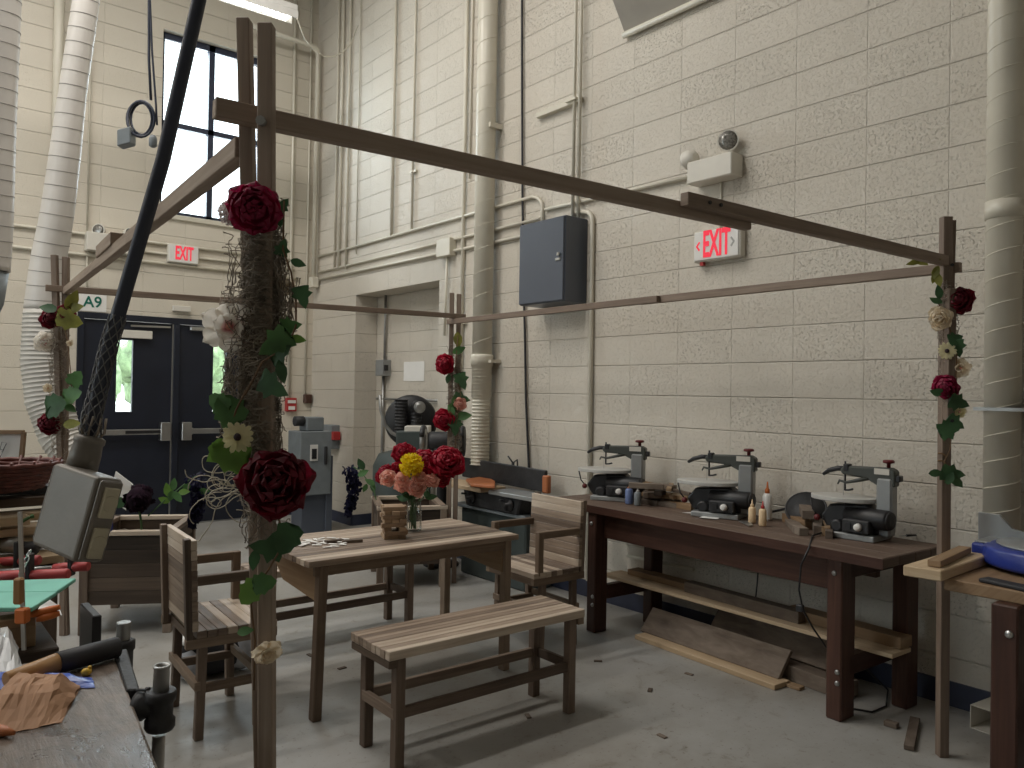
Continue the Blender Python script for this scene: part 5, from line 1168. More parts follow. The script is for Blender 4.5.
def leafshape(mb, base, d, n, L, Wd, kind='ivy'):
    d = Vector(d).normalized(); n = (Vector(n)-d*Vector(n).dot(d)).normalized(); s = n.cross(d)
    if kind == 'ivy': pl = [(0,0),(-.14,.30),(-.08,.52),(.16,.42),(.30,.62),(.48,.30),(.70,.26),(1,0)]
    elif kind == 'broad': pl = [(0,0),(-.10,.26),(.05,.55),(.28,.48),(.42,.62),(.62,.40),(.80,.34),(1,0)]
    else: pl = [(0,0),(.15,.22),(.38,.34),(.62,.30),(.85,.14),(1,0)]
    fold = rnd(.10,.25); curl = rnd(-.12,.2)
    def P_(x, w): return Vector(base)+d*L*x+s*Wd*w+n*(abs(w)*fold*Wd-curl*L*x*x)
    mid = [mb.av(P_(x, 0)) for x, w in pl]
    for sg in (1, -1):
        ed = [mid[0]]+[mb.av(P_(x, w*sg)) for x, w in pl[1:-1]]+[mid[-1]]
        for i in range(len(pl)-1):
            q = [mid[i], mid[i+1], ed[i+1], ed[i]]; q = [z for j, z in enumerate(q) if z not in q[:j]]
            if len(q) > 2: mb.af(q if sg > 0 else list(reversed(q)), None, .5, True)
def vine(pts, r, label, leaves, m_stem='stem', m_leaf='leaf', grp=None, name='ivy_vine'):
    """leaves: (u, v, d, size px, dir angle in the picture plane, kind, material)"""
    mb = MB(); mb.tube(pts, r, 6); o = tag(mb.build(name, M[m_stem]), label, 'vine', grp)
    for (u, v, d, sz, ang, kind, ml) in leaves:
        b_ = at_d(u, v, d); L = sz*(.74 if d < 2 else 1.05)*d/FPX; dr = RGT*math.cos(ang)-DWN*math.sin(ang)+FWD*rnd(-.25,.1)
        q = MB(); leafshape(q, b_-dr.normalized()*L*.5, dr, facing(b_, .45), L, L*.85 if kind != 'oval' else L*.8, kind); q.build('leaf', M[ml or m_leaf], o)
    return o
def moss(path, rad, cnt, label, m_='moss', r=.00115, seg=14, curl=1.0, stray=.25):
    mb = MB(); L = len(path)-1
    for k in range(cnt):
        f = rnd(0, L); i = min(int(f), L-1); c = path[i].lerp(path[i+1], f-i); ax_ = (path[i+1]-path[i]).normalized(); n, x, y = basis(ax_)
        a = rnd(0, 2*PI); rr = rad*rnd(.75, 1.12); z = 0; da = rnd(-.22,.22)*curl; dz = rnd(-.012,.012); out = rnd(0,1) < stray; pts = []
        for j in range(seg):
            z = max(-.07, min(.07, z))
            pts.append(c+ax_*z+(x*math.cos(a)+y*math.sin(a))*rr)
            a += da+rnd(-.3,.3)*curl; z += dz+rnd(-.005,.005)*curl; rr = rr+rnd(-.0025,.0035 if out else .0025)*min(1,(rad/.03)); rr = min(max(rad*.7, rr), rad*(1.9 if out else 1.15))
        mb.tube(pts, r, 3, cap=False)
    return tag(mb.build('dried_moss', M[m_]), label, 'moss', None, 'stuff')
# near post
ND = 1.60
mpath = [at_d(262.5,232,ND+.02), at_d(262,300,ND+.02), at_d(260,370,ND+.02), at_d(261,470,ND+.02)]
moss(mpath, .038, 900, 'tangle of dried grey moss wrapped around the near post', seg=16)
moss([at_d(244,250,ND), at_d(240,360,ND)], .030, 50, 'sparse moss strands hanging loose left of the near post', seg=18, stray=.8)
moss([at_d(283,275,ND), at_d(287,300,ND), at_d(284,330,ND)], .014, 70, 'fluffy tuft of moss on the right side of the near post under the rose', seg=14, stray=.6)
moss([at_d(238,375,ND), at_d(234,405,ND)], .022, 80, 'grey moss tuft left of the near post above the daisy', seg=14, stray=.6)
mb = MB()
for k in range(15):
    p_ = at_d(rnd(228,246), rnd(462,500), ND+rnd(-.03,.01)); h_ = rnd(2.4,4.2); w_ = rnd(-.35,.35); pts = []
    for j in range(34):
        pts.append(p_.copy()); h_ += w_+rnd(-.12,.12); w_ += rnd(-.09,.09); w_ = max(-.5, min(.5, w_))
        p_ = p_+(RGT*math.cos(h_)+DWN*math.sin(h_)*1.0+FWD*rnd(-.4,.4))*.0042+DWN*.0006
    mb.tube(pts, .0011, 4, cap=False)
tag(mb.build('curly_tendrils', M['mosspale']), 'pale curly tendrils hanging left of the big lower peony', 'moss', None, 'stuff')
moss([at_d(262,500,ND-.01), at_d(263,512,ND-.01)], .034, 70, 'wisps of dried moss below the big lower peony', seg=12, stray=.6)
flower(at_d(254,209,ND-.045), .050, 'petalmag', 'big raspberry red rose near the top of the near post', 'peony', facing(at_d(254,209,ND), .1), name='rose')
flower(at_d(231,213,ND-.01), .028, 'petalpink', 'small white and wine frilled flower tucked left of the raspberry rose', 'mum', name='carnation')
flower(at_d(229,327,ND-.02), .056, 'petallily', 'white orchid with a pink throat on the left of the near post', 'lily', (EYE-at_d(229,327,ND)).normalized()+V(-.25,-.1,.1))
flower(at_d(237.5,437,ND-.05), .032, 'petaldaisy', 'pale yellow daisy with dark centre on the near post', 'daisy', facing(at_d(237,437,ND), .15))
flower(at_d(276,482,ND-.06), .064, 'petalwine', 'largest dark wine peony low on the near post', 'peony', facing(at_d(276,482,ND), .15))
flower(at_d(288,287,ND+.01), .016, 'petalcream', 'small pale bud half hidden in the moss right of the near post', 'bud')
vine([at_d(284,200,ND-.01), at_d(283,250,ND-.02), at_d(291,272,ND-.02), at_d(296,300,ND-.02), at_d(296,325,ND-.03), at_d(289,345,ND-.03), at_d(262,362,ND-.04), at_d(245,395,ND-.04)], .0022, 'ivy vine with dark leaves down the right side of the near post',
     [(284,204,ND-.01,20,.9,'ivy','leafdark'),(280,222,ND-.02,18,-1.3,'oval','leafdark'),(283,246,ND-.02,22,1.2,'ivy','leafdark'),(298,263,ND-.02,22,-.35,'oval','leafdark'),(303,299,ND-.02,28,-1.3,'ivy','leafdark'),
      (293,325,ND-.03,26,.1,'ivy','leaf'),(298,339,ND-.03,22,-.2,'oval','leaflight'),(272,345,ND-.05,44,-2.5,'ivy','leaf'),(283,352,ND-.04,32,.6,'ivy','leafdark'),(276,388,ND-.05,42,-.55,'ivy','leafdark'),(281,372,ND-.045,34,-1.4,'oval','leafdark')])
vine([at_d(246,390,ND-.03), at_d(236,410,ND-.03), at_d(228,440,ND-.03), at_d(236,470,ND-.03)], .002, 'cluster of broad green leaves left of the near post around the daisy',
     [(228,408,ND-.03,44,2.2,'broad','leaf'),(218,402,ND-.03,32,2.6,'broad','leaf'),(227,452,ND-.04,52,2.9,'broad','leaflight'),(217,455,ND-.035,36,-2.6,'ivy','leaflight'),(238,465,ND-.03,30,-1.0,'broad','leaflight')])
vine([at_d(277,515,ND-.03), at_d(283,530,ND-.05), at_d(281,548,ND-.06), at_d(270,567,ND-.06), at_d(258,585,ND-.06), at_d(251,605,ND-.05), at_d(255,640,ND-.04), at_d(254,690,ND-.03)], .002, 'green ivy trailing below the big peony on the near post',
     [(264,547,ND-.06,40,2.95,'ivy','leafdark'),(286,541,ND-.06,40,-1.9,'broad','leafdark'),(254,560,ND-.05,30,-1.7,'oval','leafdark'),(265,583,ND-.065,30,.2,'broad','leaf'),(249,594,ND-.06,34,-2.2,'broad','leaflight'),(245,631,ND-.05,24,.25,'oval','leaf')])
flower(at_d(267,653,ND-.035), .028, 'petalcream', 'folded cream petal flower on the bare lower part of the near post', 'bud', facing(at_d(267,653,ND), .2, -.6), name='petal_bud')
# right post
RD = depth(RP+V(0,0,1.4))
def rp(u, v, k=-.05): return at_d(u, v, RD+k)
moss([rp(946,292,0), rp(948,345,0), rp(948,400,0)], .030, 240, 'dried moss wrapped round the right post among its flowers', seg=14, stray=.4)
flower(rp(960,300), 0.0527, 'petalwine', 'dark wine peony at the top of the right post', 'peony')
flower(rp(940,318), 0.0467, 'petalcream', 'cream and peach rose just below the dark wine peony on the right post', 'rose', center='petalpeach')
flower(rp(947,351), 0.0365, 'petaldaisy', 'pale daisy with black centre on the right post', 'daisy', facing(rp(947,351), .1))
flower(rp(961,368), 0.0442, 'petalcream', 'cream flower right of the daisy on the right post', 'lily')
flower(rp(946,387), 0.0493, 'petalmag', 'raspberry peony lowest on the right post', 'peony')
flower(rp(960,412), 0.0298, 'petaldaisy', 'small cream blossom below the raspberry peony on the right post', 'lily')
vine([rp(938,286), rp(937,300), rp(946,320), rp(957,345), rp(956,380), rp(960,405), rp(957,425)], .002, 'ivy strand with small dark leaves twined through the right post flowers',
     [(936,300,RD-.06,14,2.7,'oval','leafdark'),(939,292,RD-.06,14,1.8,'oval','leafdark'),(957,338,RD-.06,14,.3,'ivy','leafdark'),(958,350,RD-.06,16,-1.3,'ivy','leafdark'),(937,392,RD-.06,16,3.0,'oval','leafdark'),(960,403,RD-.07,18,-.3,'ivy','leafdark'),(952,428,RD-.07,20,.4,'ivy','leafdark'),(957,424,RD-.06,16,-.6,'ivy','leafdark')])
vine([rp(953,425), rp(950,450), rp(944,462), rp(949,480)], .0018, 'ivy sprig hanging on the lower part of the right post',
     [(936,473,RD-.06,14,.1,'oval','leafdark'),(955,474,RD-.06,20,-.2,'ivy','leafdark'),(956,481,RD-.05,18,-.9,'ivy','leafdark'),(950,478,RD-.06,14,1.2,'oval','leafdark')])
mb = MB(); mb.tube([rp(939+4*math.cos(t*.6)+3, 450+t*.7+2*math.sin(t*.6), -.03 if math.sin(t*.6) < 0 else .03) for t in range(22)], .003, 5); tag(mb.build('twine', M['twine']), 'tan twine wound round the lower right post', 'twine')
mb = MB(); 
for q in range(7): c_ = rp(920+rnd(-7,8), 257+rnd(-3,3), -.02); leafshape(mb, c_, V(rnd(-1,1),rnd(-1,1),rnd(-.5,.5)), facing(c_,.6), .07, .05, 'oval')
for q in range(4): c_ = rp(937+rnd(-2,3), 268+rnd(-4,6), -.04); leafshape(mb, c_, V(rnd(-.4,.4),rnd(-1,1),-1), facing(c_,.6), .06, .045, 'oval')
tag(mb.build('leaf_sprig', M['leafolive']), 'olive green leaf sprig at the corner joint of the right post', 'leaf sprig')
# back post
BD = depth(BP+V(0,0,1.5))
def bp_(u, v, k=-.06): return at_d(u, v, BD+k)
moss([bp_(455,350,0), bp_(454,400,0), bp_(455,450,0)], .046, 420, 'moss wrapped round the back post behind the bouquet', r=.002, seg=12, stray=.4)
flower(bp_(445,364), .075, 'petalred', 'crimson peony upper of two on the back post', 'peony', facing(bp_(445,364),.1)+V(-.5,0,0))
flower(bp_(444,420), .078, 'petalred', 'crimson peony lower of two on the back post', 'peony', facing(bp_(444,420),.1)+V(-.5,0,0))
flower(bp_(460,404), .05, 'petalpeach', 'peach blossom on the right of the back post', 'rose')
vine([bp_(458,335), bp_(455,370), bp_(461,395), bp_(455,430), bp_(456,455)], .003, 'ivy with small leaves twined down the back post',
     [(458,340,BD-.06,16,-1.5,'oval','leafolive'),(462,383,BD-.06,16,-1.2,'ivy','leafdark'),(463,399,BD-.06,14,-.2,'ivy','leafdark'),(448,379,BD-.06,10,-1.8,'oval','leafdark'),(455,402,BD-.06,14,1.6,'ivy','leaf'),(464,416,BD-.05,16,.1,'oval','leaf'),(455,428,BD-.07,16,-1.5,'ivy','leafdark'),(459,350,BD-.06,14,.4,'oval','leaf'),(451,410,BD-.07,12,2.2,'oval','leaf')])
# back-left post
LD = depth(LP+V(0,0,1.5))
def lp(u, v, k=-.05): return at_d(u, v, LD+k)
moss([lp(59,325,0), lp(58,380,0), lp(60,450,0)], .045, 210, 'moss wrapped round the far left post', r=.0014, seg=13, stray=.6)
flower(lp(50,319), .05, 'petalwine', 'dark wine flower at the upper left of the far left post', 'peony')
flower(lp(66,313), .05, 'petalwine', 'dark wine flower at the upper right of the far left post', 'peony')
flower(lp(45,342), .055, 'petallily', 'white and peach rose on the left of the far left post', 'rose', center='petalpeach')
flower(lp(49,424), .06, 'petalwine', 'dark wine flower lowest on the far left post', 'peony')
flower(lp(48,388), .03, 'petalcream', 'tiny white blossom midway down the far left post', 'lily')
flower(lp(70,343), .022, 'petalcream', 'tiny white blossom right of the far left post', 'lily')
vine([lp(50,308), lp(62,315), lp(68,345), lp(71,375), lp(72,400), lp(62,405), lp(60,425)], .003, 'ivy trailing down the right of the far left post',
     [(48,308,LD-.06,18,2.9,'oval','leafdark'),(72,300,LD-.06,22,1.0,'oval','leafolive'),(74,308,LD-.06,20,.2,'oval','leafolive'),(70,320,LD-.07,22,-.4,'broad','leafolive'),(76,378,LD-.06,16,.9,'broad','leaf'),(74,395,LD-.06,18,.3,'broad','leaf'),(70,408,LD-.06,14,-.6,'oval','leaf'),(58,405,LD-.08,24,.2,'broad','leafdark'),(51,412,LD-.06,16,1.3,'oval','leafdark'),(72,424,LD-.06,18,.1,'oval','leafolive')])
# wisteria and plants in the planters
def wisteria(u, v0, v1, wpx, d, label, m_='petalindigo', grp='hanging indigo blossom'):
    mb = MB(); 
    for k in range(300):
        f = random.random()**.8; v = v0+(v1-v0)*f; w = wpx*(1-.72*f); a = rnd(0, 2*PI); r = w*d/FPX*math.sqrt(random.random()); c_ = at_d(u+3*math.sin(f*4), v, d)+V(math.cos(a)*r, math.sin(a)*r, 0); n, x, y = basis(V(math.cos(a), math.sin(a), rnd(-.6,.4)))
        petal(mb, c_, x, n, .042, .05, .2, .9, .2, 0, 3, 3)
    return tag(mb.build('wisteria', M[m_]), label, 'flower', grp)
w_ = wisteria(196,476,524,9,4.95,'dark indigo hanging blossom over the left planter near the doors')
w_ = wisteria(351,467,514,8,6.3,'dark indigo hanging blossom left of the vase before the white wall')
vine([at_d(148,516,4.75), at_d(165,500,4.8), at_d(180,488,4.9), at_d(192,478,4.95), at_d(197,476,4.95)], .004, 'leafy green stem arching from the left planter to the indigo blossom',
     [(168,490,4.8,15,1.8,'oval','leaflight'),(164,500,4.8,12,2.8,'oval','leaflight'),(174,484,4.8,13,1.4,'oval','leaf'),(178,497,4.8,13,-.9,'oval','leaf'),(184,492,4.85,12,.1,'oval','leaflight'),(187,487,4.9,12,.9,'oval','leaf'),(204,491,4.9,12,.1,'oval','leaf'),(171,496,4.8,12,-1.9,'oval','leaf')], m_stem='stemgreen', name='leafy_stem')
vine([at_d(378,508,6.05), at_d(374,490,6.1), at_d(367,480,6.2), at_d(360,470,6.25), at_d(353,467,6.3)], .004, 'leafy green stem reaching from the back planter to the indigo blossom',
     [(361,464,6.2,13,2.0,'oval','leafdark'),(363,473,6.2,12,.5,'oval','leaf'),(370,482,6.15,11,2.6,'oval','leaf'),(373,488,6.15,10,-1.2,'oval','leaf'),(365,488,6.15,9,-2.0,'oval','leaf')], m_stem='stemgreen', name='leafy_stem')
pp = at_d(139,499,4.75)
mb = MB(); mb.ball(pp, .075, 12, 8)
for k in range(90): d = V(rnd(-1,1),rnd(-1,1),rnd(-1,1)).normalized(); q, x2, y2 = basis(d); petal(mb, pp+d*.065, x2, d, .045, .04, .3, .9, -.2, .05, 3, 2)
h_ = tag(mb.build('hydrangea', M['petaldark'], origin=pp), 'dark plum ball-shaped flower in the left planter', 'flower')
mb = MB(); q = on_z(146,520,.55); mb.tube([pp+V(0,0,-.05), pp.lerp(V(pp.x+.05,pp.y+.1,.52),.6), V(pp.x+.05,pp.y+.12,.52)], .007, 6); mb.build('stem', M['stemgreen'], h_)
q = MB(); leafshape(q, at_d(128,505,4.74), RGT*-.8+V(0,0,.25), facing(pp,.3), .13, .10, 'oval'); q.build('leaf', M['leafdark'], h_)
pc = [at_d(u,v,4.95) for u,v in ((117,473),(134,486),(123,505),(110,499))]
mb = MB(); a_, b_, c_, d_ = pc; nn = (b_-a_).cross(d_-a_).normalized(); mb.obox((a_+b_+c_+d_)/4, (b_-a_)/2, (d_-a_)/2, nn*.003); tag(mb.build('cardboard_sheet', M['paper']), 'tilted off-white card sheet behind the left planter', 'card')
mb = MB(); mb.lathe([(.012,0),(.012,.04)], at_d(112,486,4.9), RGT, 10); tag(mb.build('orange_stopper', M['orange']), 'small orange red cap in front of the white card sheet', 'cap')
# vase with bouquet
VP = V(2.20,3.56,TZ+.001)
vp = on_z(413.5,531,TZ); VP = V(vp.x, vp.y, TZ+.001); VD = depth(VP+V(0,0,.2))
va = empty('glass_vase', VP, 'clear glass jar vase on the slatted table', 'vase')
mb = MB(); mb.lathe([(.034,0),(.041,.004),(.042,.02),(.042,.120),(.036,.142),(.038,.158)], VP, n=22, cap=False); mb.lathe([(.001,.003),(.034,.003)], VP, n=22, cap=False); mb.build('jar', M['vaseglass'], va)
mb = MB(); mb.lathe([(.001,.09),(.0395,.09)], VP, n=22, cap=False); mb.build('water', M['vaseglass'], va)
FS = 1.22
FL = [('peony','petalred',447,462,.075,'crimson peony at the right of the vase bouquet'),('peony','petalred',425,462,.062,'crimson peony right of the yellow bloom in the bouquet'),('peony','petalred',403,453,.05,'flat crimson peony at the top of the bouquet'),
      ('peony','petalred',385,475,.045,'crimson peony at the far left of the bouquet'),('rose','petalred',398,468,.036,'small crimson rose left behind the yellow bloom'),('peony','petalred',441,477,.045,'crimson peony low at the right of the bouquet'),
      ('mum','petalyellow',411.5,465,.056,'yellow chrysanthemum in the middle of the bouquet'),
      ('rose','petalpeach',388,478,.036,'peach rose at the left below the crimson peony'),('rose','petalpeach',402,479,.032,'peach rose left of centre under the yellow bloom'),('rose','petalpeach',416,488,.042,'peach rose lowest at the front of the bouquet'),('rose','petalpeach',431,481,.036,'peach rose at the right under the crimson peonies'),('rose','petalpeach',420,478,.030,'peach rose tucked between the yellow bloom and the lower right one'),('rose','petalpeach',402,486,.034,'peach rose low at the left above the block tower')]
for kd, mt, u, v, R, lb in FL:
    dd = VD+rnd(-.04,.05)+(.05 if mt == 'petalred' else -.05); c_ = at_d(u, v, dd); o = flower(c_, R*FS, mt, lb, kd, (facing(c_,.25)+ (c_-VP).normalized()*.6), 'flowers in the glass vase')
    neck = VP+V(rnd(-.018,.018), rnd(-.018,.018), .12); foot = VP+V(rnd(-.02,.02), rnd(-.02,.02), .012)
    mb = MB(); mb.tube([foot, neck, neck.lerp(c_,.5)+V(0,0,.02), c_], .0028, 5); mb.build('stem', M['stemgreen'], o)
    for k in range(2):
        q = MB(); b0 = neck.lerp(c_, rnd(.3,.7)); leafshape(q, b0, V(rnd(-1,1),rnd(-1,1),rnd(-.3,.4)), facing(b0,.5), .07, .05, 'oval'); q.build('leaf', M['leafdark'], o)
# block tower on the table
jc = on_z(393.5,538,TZ); jx = V(.93,-.36,0).normalized(); jy = V(.36,.93,0).normalized()
bl, bw, bh = .112, .0365, .0205
names = ['bottom','second','third','fourth','fifth','sixth','seventh','top']
for lay in range(8):
    keep = [0,1,2] if lay not in (2,5) else [0,2]
    for i in keep:
        a_, b_ = (jx, jy) if lay % 2 else (jy, jx)
        c_ = V(jc.x,jc.y,TZ+.0008)+b_*(i-1)*bw+V(0,0,bh*(lay+.5))+a_*rnd(-.016,.016)
        mb = MB(); mb.obox(c_, a_*bl/2, b_*(bw/2-.0006), V(0,0,bh/2-.0003)); tag(mb.build('wooden_block', M['jenga'], bevel=.001), 'raw wooden block in the %s layer of the stacked tower, %s' % (names[lay], ['nearest side','middle','far side'][i] if lay % 2 else ['left side','middle','right side'][i]), 'block', 'blocks of the stacked tower')
for u, v, L, ang, lb in ((352,541,.10,.25,'loose wooden block lying flat on the table, right one of two'),(334,541,.09,.5,'loose wooden block lying flat on the table, left one of two')):
    p = on_z(u,v,TZ+.008); d = V(math.cos(ang-.5), math.sin(ang-.5), 0); mb = MB(); mb.bar(p-d*L/2, p+d*L/2, .028, .015); tag(mb.build('wooden_block', M['barn'], bevel=.001), lb, 'block', 'loose blocks on the table')
mb = MB()
for k in range(26):
    p = on_z(rnd(300,345), rnd(537,547), TZ+.002+k*.0002); a = rnd(0, PI); mb.obox(p, V(math.cos(a)*.022, math.sin(a)*.022, 0), V(-math.sin(a)*.008, math.cos(a)*.008, 0), V(0,0,.0012))
tag(mb.build('wood_shavings', M['paper']), 'pale paper and wood shavings scattered on the table', 'shavings', kind='stuff')

# ---------------------------------------------------------------- left foreground and clutter
LZ = .80
lb_ = empty('workbench', (-.2,1.5,0), 'battered wooden workbench filling the bottom left corner', 'workbench')
c1_, c2_ = on_z(168,790,LZ), on_z(112,650,LZ)
dirb = (c2_-c1_).normalized(); nb = V(-dirb.y, dirb.x, 0)
if nb.x > 0: nb = -nb
A_ = c1_-dirb*.35; Lb_ = (c2_-A_).length
for k in range(5):
    mb = MB(); w0, w1 = k*.26, (k+1)*.26-.003; mb.obox(A_+dirb*Lb_/2+nb*(w0+w1)/2-V(0,0,.035), dirb*Lb_/2, nb*(w1-w0)/2, V(0,0,.035), [.75,.45,.55,.5,.6][k]); mb.build('top_plank', M['oldtop'], lb_, bevel=.006, seg=2)
for f in (.12, .9):
    for w in (.18, 1.1):
        mb = MB(); q = A_+dirb*Lb_*f+nb*w; mb.obox(q+V(0,0,.365-LZ) if False else V(q.x,q.y,.365), dirb*.045, nb*.045, V(0,0,.365)); mb.build('leg', M['bench'], lb_, bevel=.004)
# wooden jaws and pipe fittings of the clamp vise at the bench edge
vz = empty('pipe_vise', c2_-V(0,0,.3), 'black pipe vise with wooden jaws on the edge of the battered bench', 'vise')
for k, (u0, v0, u1, v1) in enumerate(((117,645,135,708),(124,649,137,690))):
    mb = MB(); a, b_ = on_z(117+k*6,647+k*2,LZ+.004), on_z(131+k*4,689,LZ+.004); d_ = b_-a
    mb.obox((a+b_)/2-V(0,0,.09), d_/2, nb*.009, V(0,0,.09)); mb.build('jaw', M['castiron'], vz, bevel=.003)
pv = on_z(162,730,.60); VDp = 1.62
def vpt(u, v, d=VDp): return at_d(u, v, d)
ta, tb_ = vpt(157,766), vpt(161,672)
axp = (tb_-ta).normalized()
base_p = ext(vpt(158,740), vpt(161,672), 0.0)
mb = MB(); mb.tube([base_p, vpt(159,735)], .013, 14); mb.build('pipe', M['dullsteel'], vz)
q = vpt(159.5,729); mb = MB(); hh = (vpt(161,690)-q).length; mb.lathe([(.027,0),(.030,.006),(.030,.020),(.025,.026),(.025,hh-.026),(.030,hh-.02),(.031,hh-.006),(.028,hh)], q, axp, 20)
tl = vpt(135,706); mc = vpt(160,708); dt = (tl-mc); hl = dt.length; mb.lathe([(.022,0),(.022,hl*.5),(.028,hl*.62),(.030,hl*.85),(.028,hl)], mc, dt, 18); mb.build('tee_fitting', M['castiron'], vz)
q = vpt(160.8,692); hh = (vpt(162,665)-q).length; mb = MB(); mb.lathe([(.014,0),(.016,.003),(.0155,hh*.9),(.017,hh*.92),(.017,hh),(.012,hh),(.012,hh-.02)], q, axp, 18, cap=False); mb.build('nipple', M['dullsteel'], vz)
q = vpt(136,690); mb = MB(); mb.lathe([(.003,0),(.003,.018),(.006,.02),(.006,.028)], q, RGT, 10); mb.build('set_screw', M['black'], vz)
q = at_d(123,643,2.05); mb = MB(); mb.lathe([(.026,-.25),(.026,-.02),(.030,-.015),(.030,.006),(.022,.01)], q, axp, 16); mb.build('coupling', M['castiron'], vz)
mb = MB(); mb.lathe([(.016,.0),(.0175,.01),(.0165,.05),(.017,.055)], q, axp, 16); mb.build('pipe_end', M['dullsteel'], vz)
# things on the battered bench
ml = empty('mallet', on_z(60,668,LZ), 'long black headed tool with an oak handle across the battered bench', 'mallet')
h0, h1, h2 = on_z(6,680,LZ+.022), on_z(57,663,LZ+.026), on_z(117,647,LZ+.026)
mb = MB(); mb.tube([h1, h2], .024, 16); mb.build('head', M['rubber'], ml)
mb = MB(); mb.tube([h0, h0.lerp(h1,.5), h1+(h2-h1)*.02], [.016,.019,.0225], 14); mb.build('handle', M['handle'], ml)
random.seed(21)
def crumple(pts_uv, z0, hgt, name, m_, label, cat, seed=1, nu=14, nv=8, curv=.6):
    """closed crumpled bag: lower and upper skins over a footprint given by picture corners on the bench"""
    random.seed(seed); c = [on_z(u, v, z0) for u, v in pts_uv]
    mb = MB(); 
    H = [[rnd(.0,1) for _ in range(nv+1)] for _ in range(nu+1)]; H = [[(H[i][j]*2+H[max(i-1,0)][j]+H[min(i+1,nu)][j]+H[i][max(j-1,0)]+H[i][min(j+1,nv)])/6 for j in range(nv+1)] for i in range(nu+1)]
    def up(s, t):
        p = (c[0]*(1-s)+c[1]*s)*(1-t)+(c[3]*(1-s)+c[2]*s)*t; i, j = round(s*nu), round(t*nv); e_ = min(1, 4*min(s,1-s)+.15)*min(1, 3*min(t,1-t))
        return p+V(rnd(-.003,.003), rnd(-.003,.003), hgt*(.62+.38*H[i][j])*e_*(.6+.4*math.sin(PI*t)))
    mb.grid(up, nu, nv, smooth=False)
    mb.grid(lambda s, t: (c[0]*(1-t)+c[3]*t)*(1-s)+(c[1]*(1-t)+c[2]*t)*s+V(0,0,.001), 4, 4)
    return tag(mb.build(name, M[m_]), label, cat)
crumple([(-30,742),(62,722),(84,682),(10,678)], LZ+.001, .06, 'paper_bag', 'kraft', 'crumpled brown paper bag on the battered bench', 'paper bag', 3, 18, 10)
crumple([(-20,690),(95,688),(92,678),(-20,672)], LZ+.001, .022, 'wrapper', 'bluepack', 'blue plastic wrapper sticking out behind the brown paper bag', 'wrapper', 5)
crumple([(-30,672),(24,672),(14,640),(-30,640)], LZ+.001, .07, 'plastic_bag', 'clearpack', 'cloudy clear plastic bag at the left picture edge', 'plastic bag', 8)
p = on_z(86,676,LZ); mb = MB(); mb.ball(p+V(0,0,.009), (.011,.009,.009), 8, 5, .15); mb.ball(p+V(.008,.004,.016), (.005,.005,.005), 6, 4); tag(mb.build('ear_plug', M['yellow']), 'tiny yellow plastic piece on the battered bench', 'plastic piece')
a, b_ = on_z(-12,728,LZ+.010), on_z(14,733,LZ+.010); mb = MB(); mb.tube([a, a.lerp(b_,.6), b_], [.011,.010,.004], 10); tag(mb.build('carrot_crayon', M['orangewood']), 'orange brown stick poking out below the brown paper bag', 'stick')
# second bench behind, with green sheets
sb_ = empty('workbench', (-.1,2.65,0), 'dark cluttered bench behind the battered one, carrying the mint green boards', 'workbench')
SZ = .74
mb = MB(); mb.box((-.75,2.42,SZ-.05),(.41,3.05,SZ), .3); mb.build('benchtop', M['slatdark'], sb_, bevel=.004)
mb = MB(); mb.box((-.70,2.46,.12),(.385,2.98,SZ-.05), .2); mb.build('cupboard', M['castiron'], sb_, bevel=.006)
for x in (-.68,.33):
    for y in (2.5,2.93): mb = MB(); mb.box((x,y,0),(x+.05,y+.05,.12)); mb.build('leg', M['frame'], sb_)
mb = MB(); mb.obox(at_d(90,640,2.28)-V(0,0,.03), V(.012,0,0), V(0,.085,0), V(0,0,.12)); mb.build('end_jaw', M['black'], sb_, bevel=.003)
board(((-.6,2.455,SZ+.075),(.355,2.47,SZ+.075)), .06, .026, 'brown wooden board standing along the front of the dark cluttered bench', 'oakboard', tone=.35)
board(((-.3,2.50,SZ+.030),(.36,2.51,SZ+.030)), .09, .06, 'tan timber under the brown board on the dark cluttered bench', 'oakboard', tone=.75)
c = [on_z(u,v,SZ+.11) for u,v in ((-20,585),(76,582),(32,612),(-20,612))]
mb = MB(); mid_ = [(c[0]+c[1])/2*0+c[0].lerp(c[3],.45), c[1].lerp(c[2],.48)]
def slabquad(mb, q, th): 
    o0 = q[0]; mb.prism([((p-o0).x,(p-o0).y) for p in q], o0, (1,0,0), (0,1,0), (0,0,th))
slabquad(mb, [c[0],mid_[0],mid_[1]+V(.0,.0,0),c[1]], .012); tag(mb.build('green_board', M['teal'], bevel=.002), 'mint green painted board, far one of two on the dark bench', 'board', 'mint green boards')
mb = MB(); slabquad(mb, [mid_[0]-V(0,.006,0),c[3],c[2],mid_[1]-V(0,.006,0)], .012); tag(mb.build('green_board', M['teal'], bevel=.002), 'mint green painted board, near one of two on the dark bench', 'board', 'mint green boards')
mb = MB(); mb.box((-.6,2.60,SZ+.001),(.28,2.95,SZ+.108)); tag(mb.build('storage_crate', M['castiron'], bevel=.004), 'dark crate under the mint green boards', 'crate')
pz = on_z(58,606,SZ+.03); mb = MB(); slabquad(mb, [on_z(u,v,SZ+.002) for u,v in ((46,598),(34,616),(62,616),(58,606))], .003); tag(mb.build('white_sheet', M['paper']), 'white paper sheet below the right edge of the mint boards', 'paper')
for u0,v0,u1,v1,lb in ((27,616,60,607,'orange plastic grip lying on the brown board, upper one'),(36,620,60,613,'orange plastic grip lying on the brown board, lower one')):
    a, b_ = at_d(u0,v0,2.10), at_d(u1,v1,2.13); mb = MB(); mb.tube([a, a.lerp(b_,.3), a.lerp(b_,.7), b_], [.006,.010,.010,.007], 10); tag(mb.build('plastic_grip', M['orange']), lb, 'tool grip', 'orange grips')
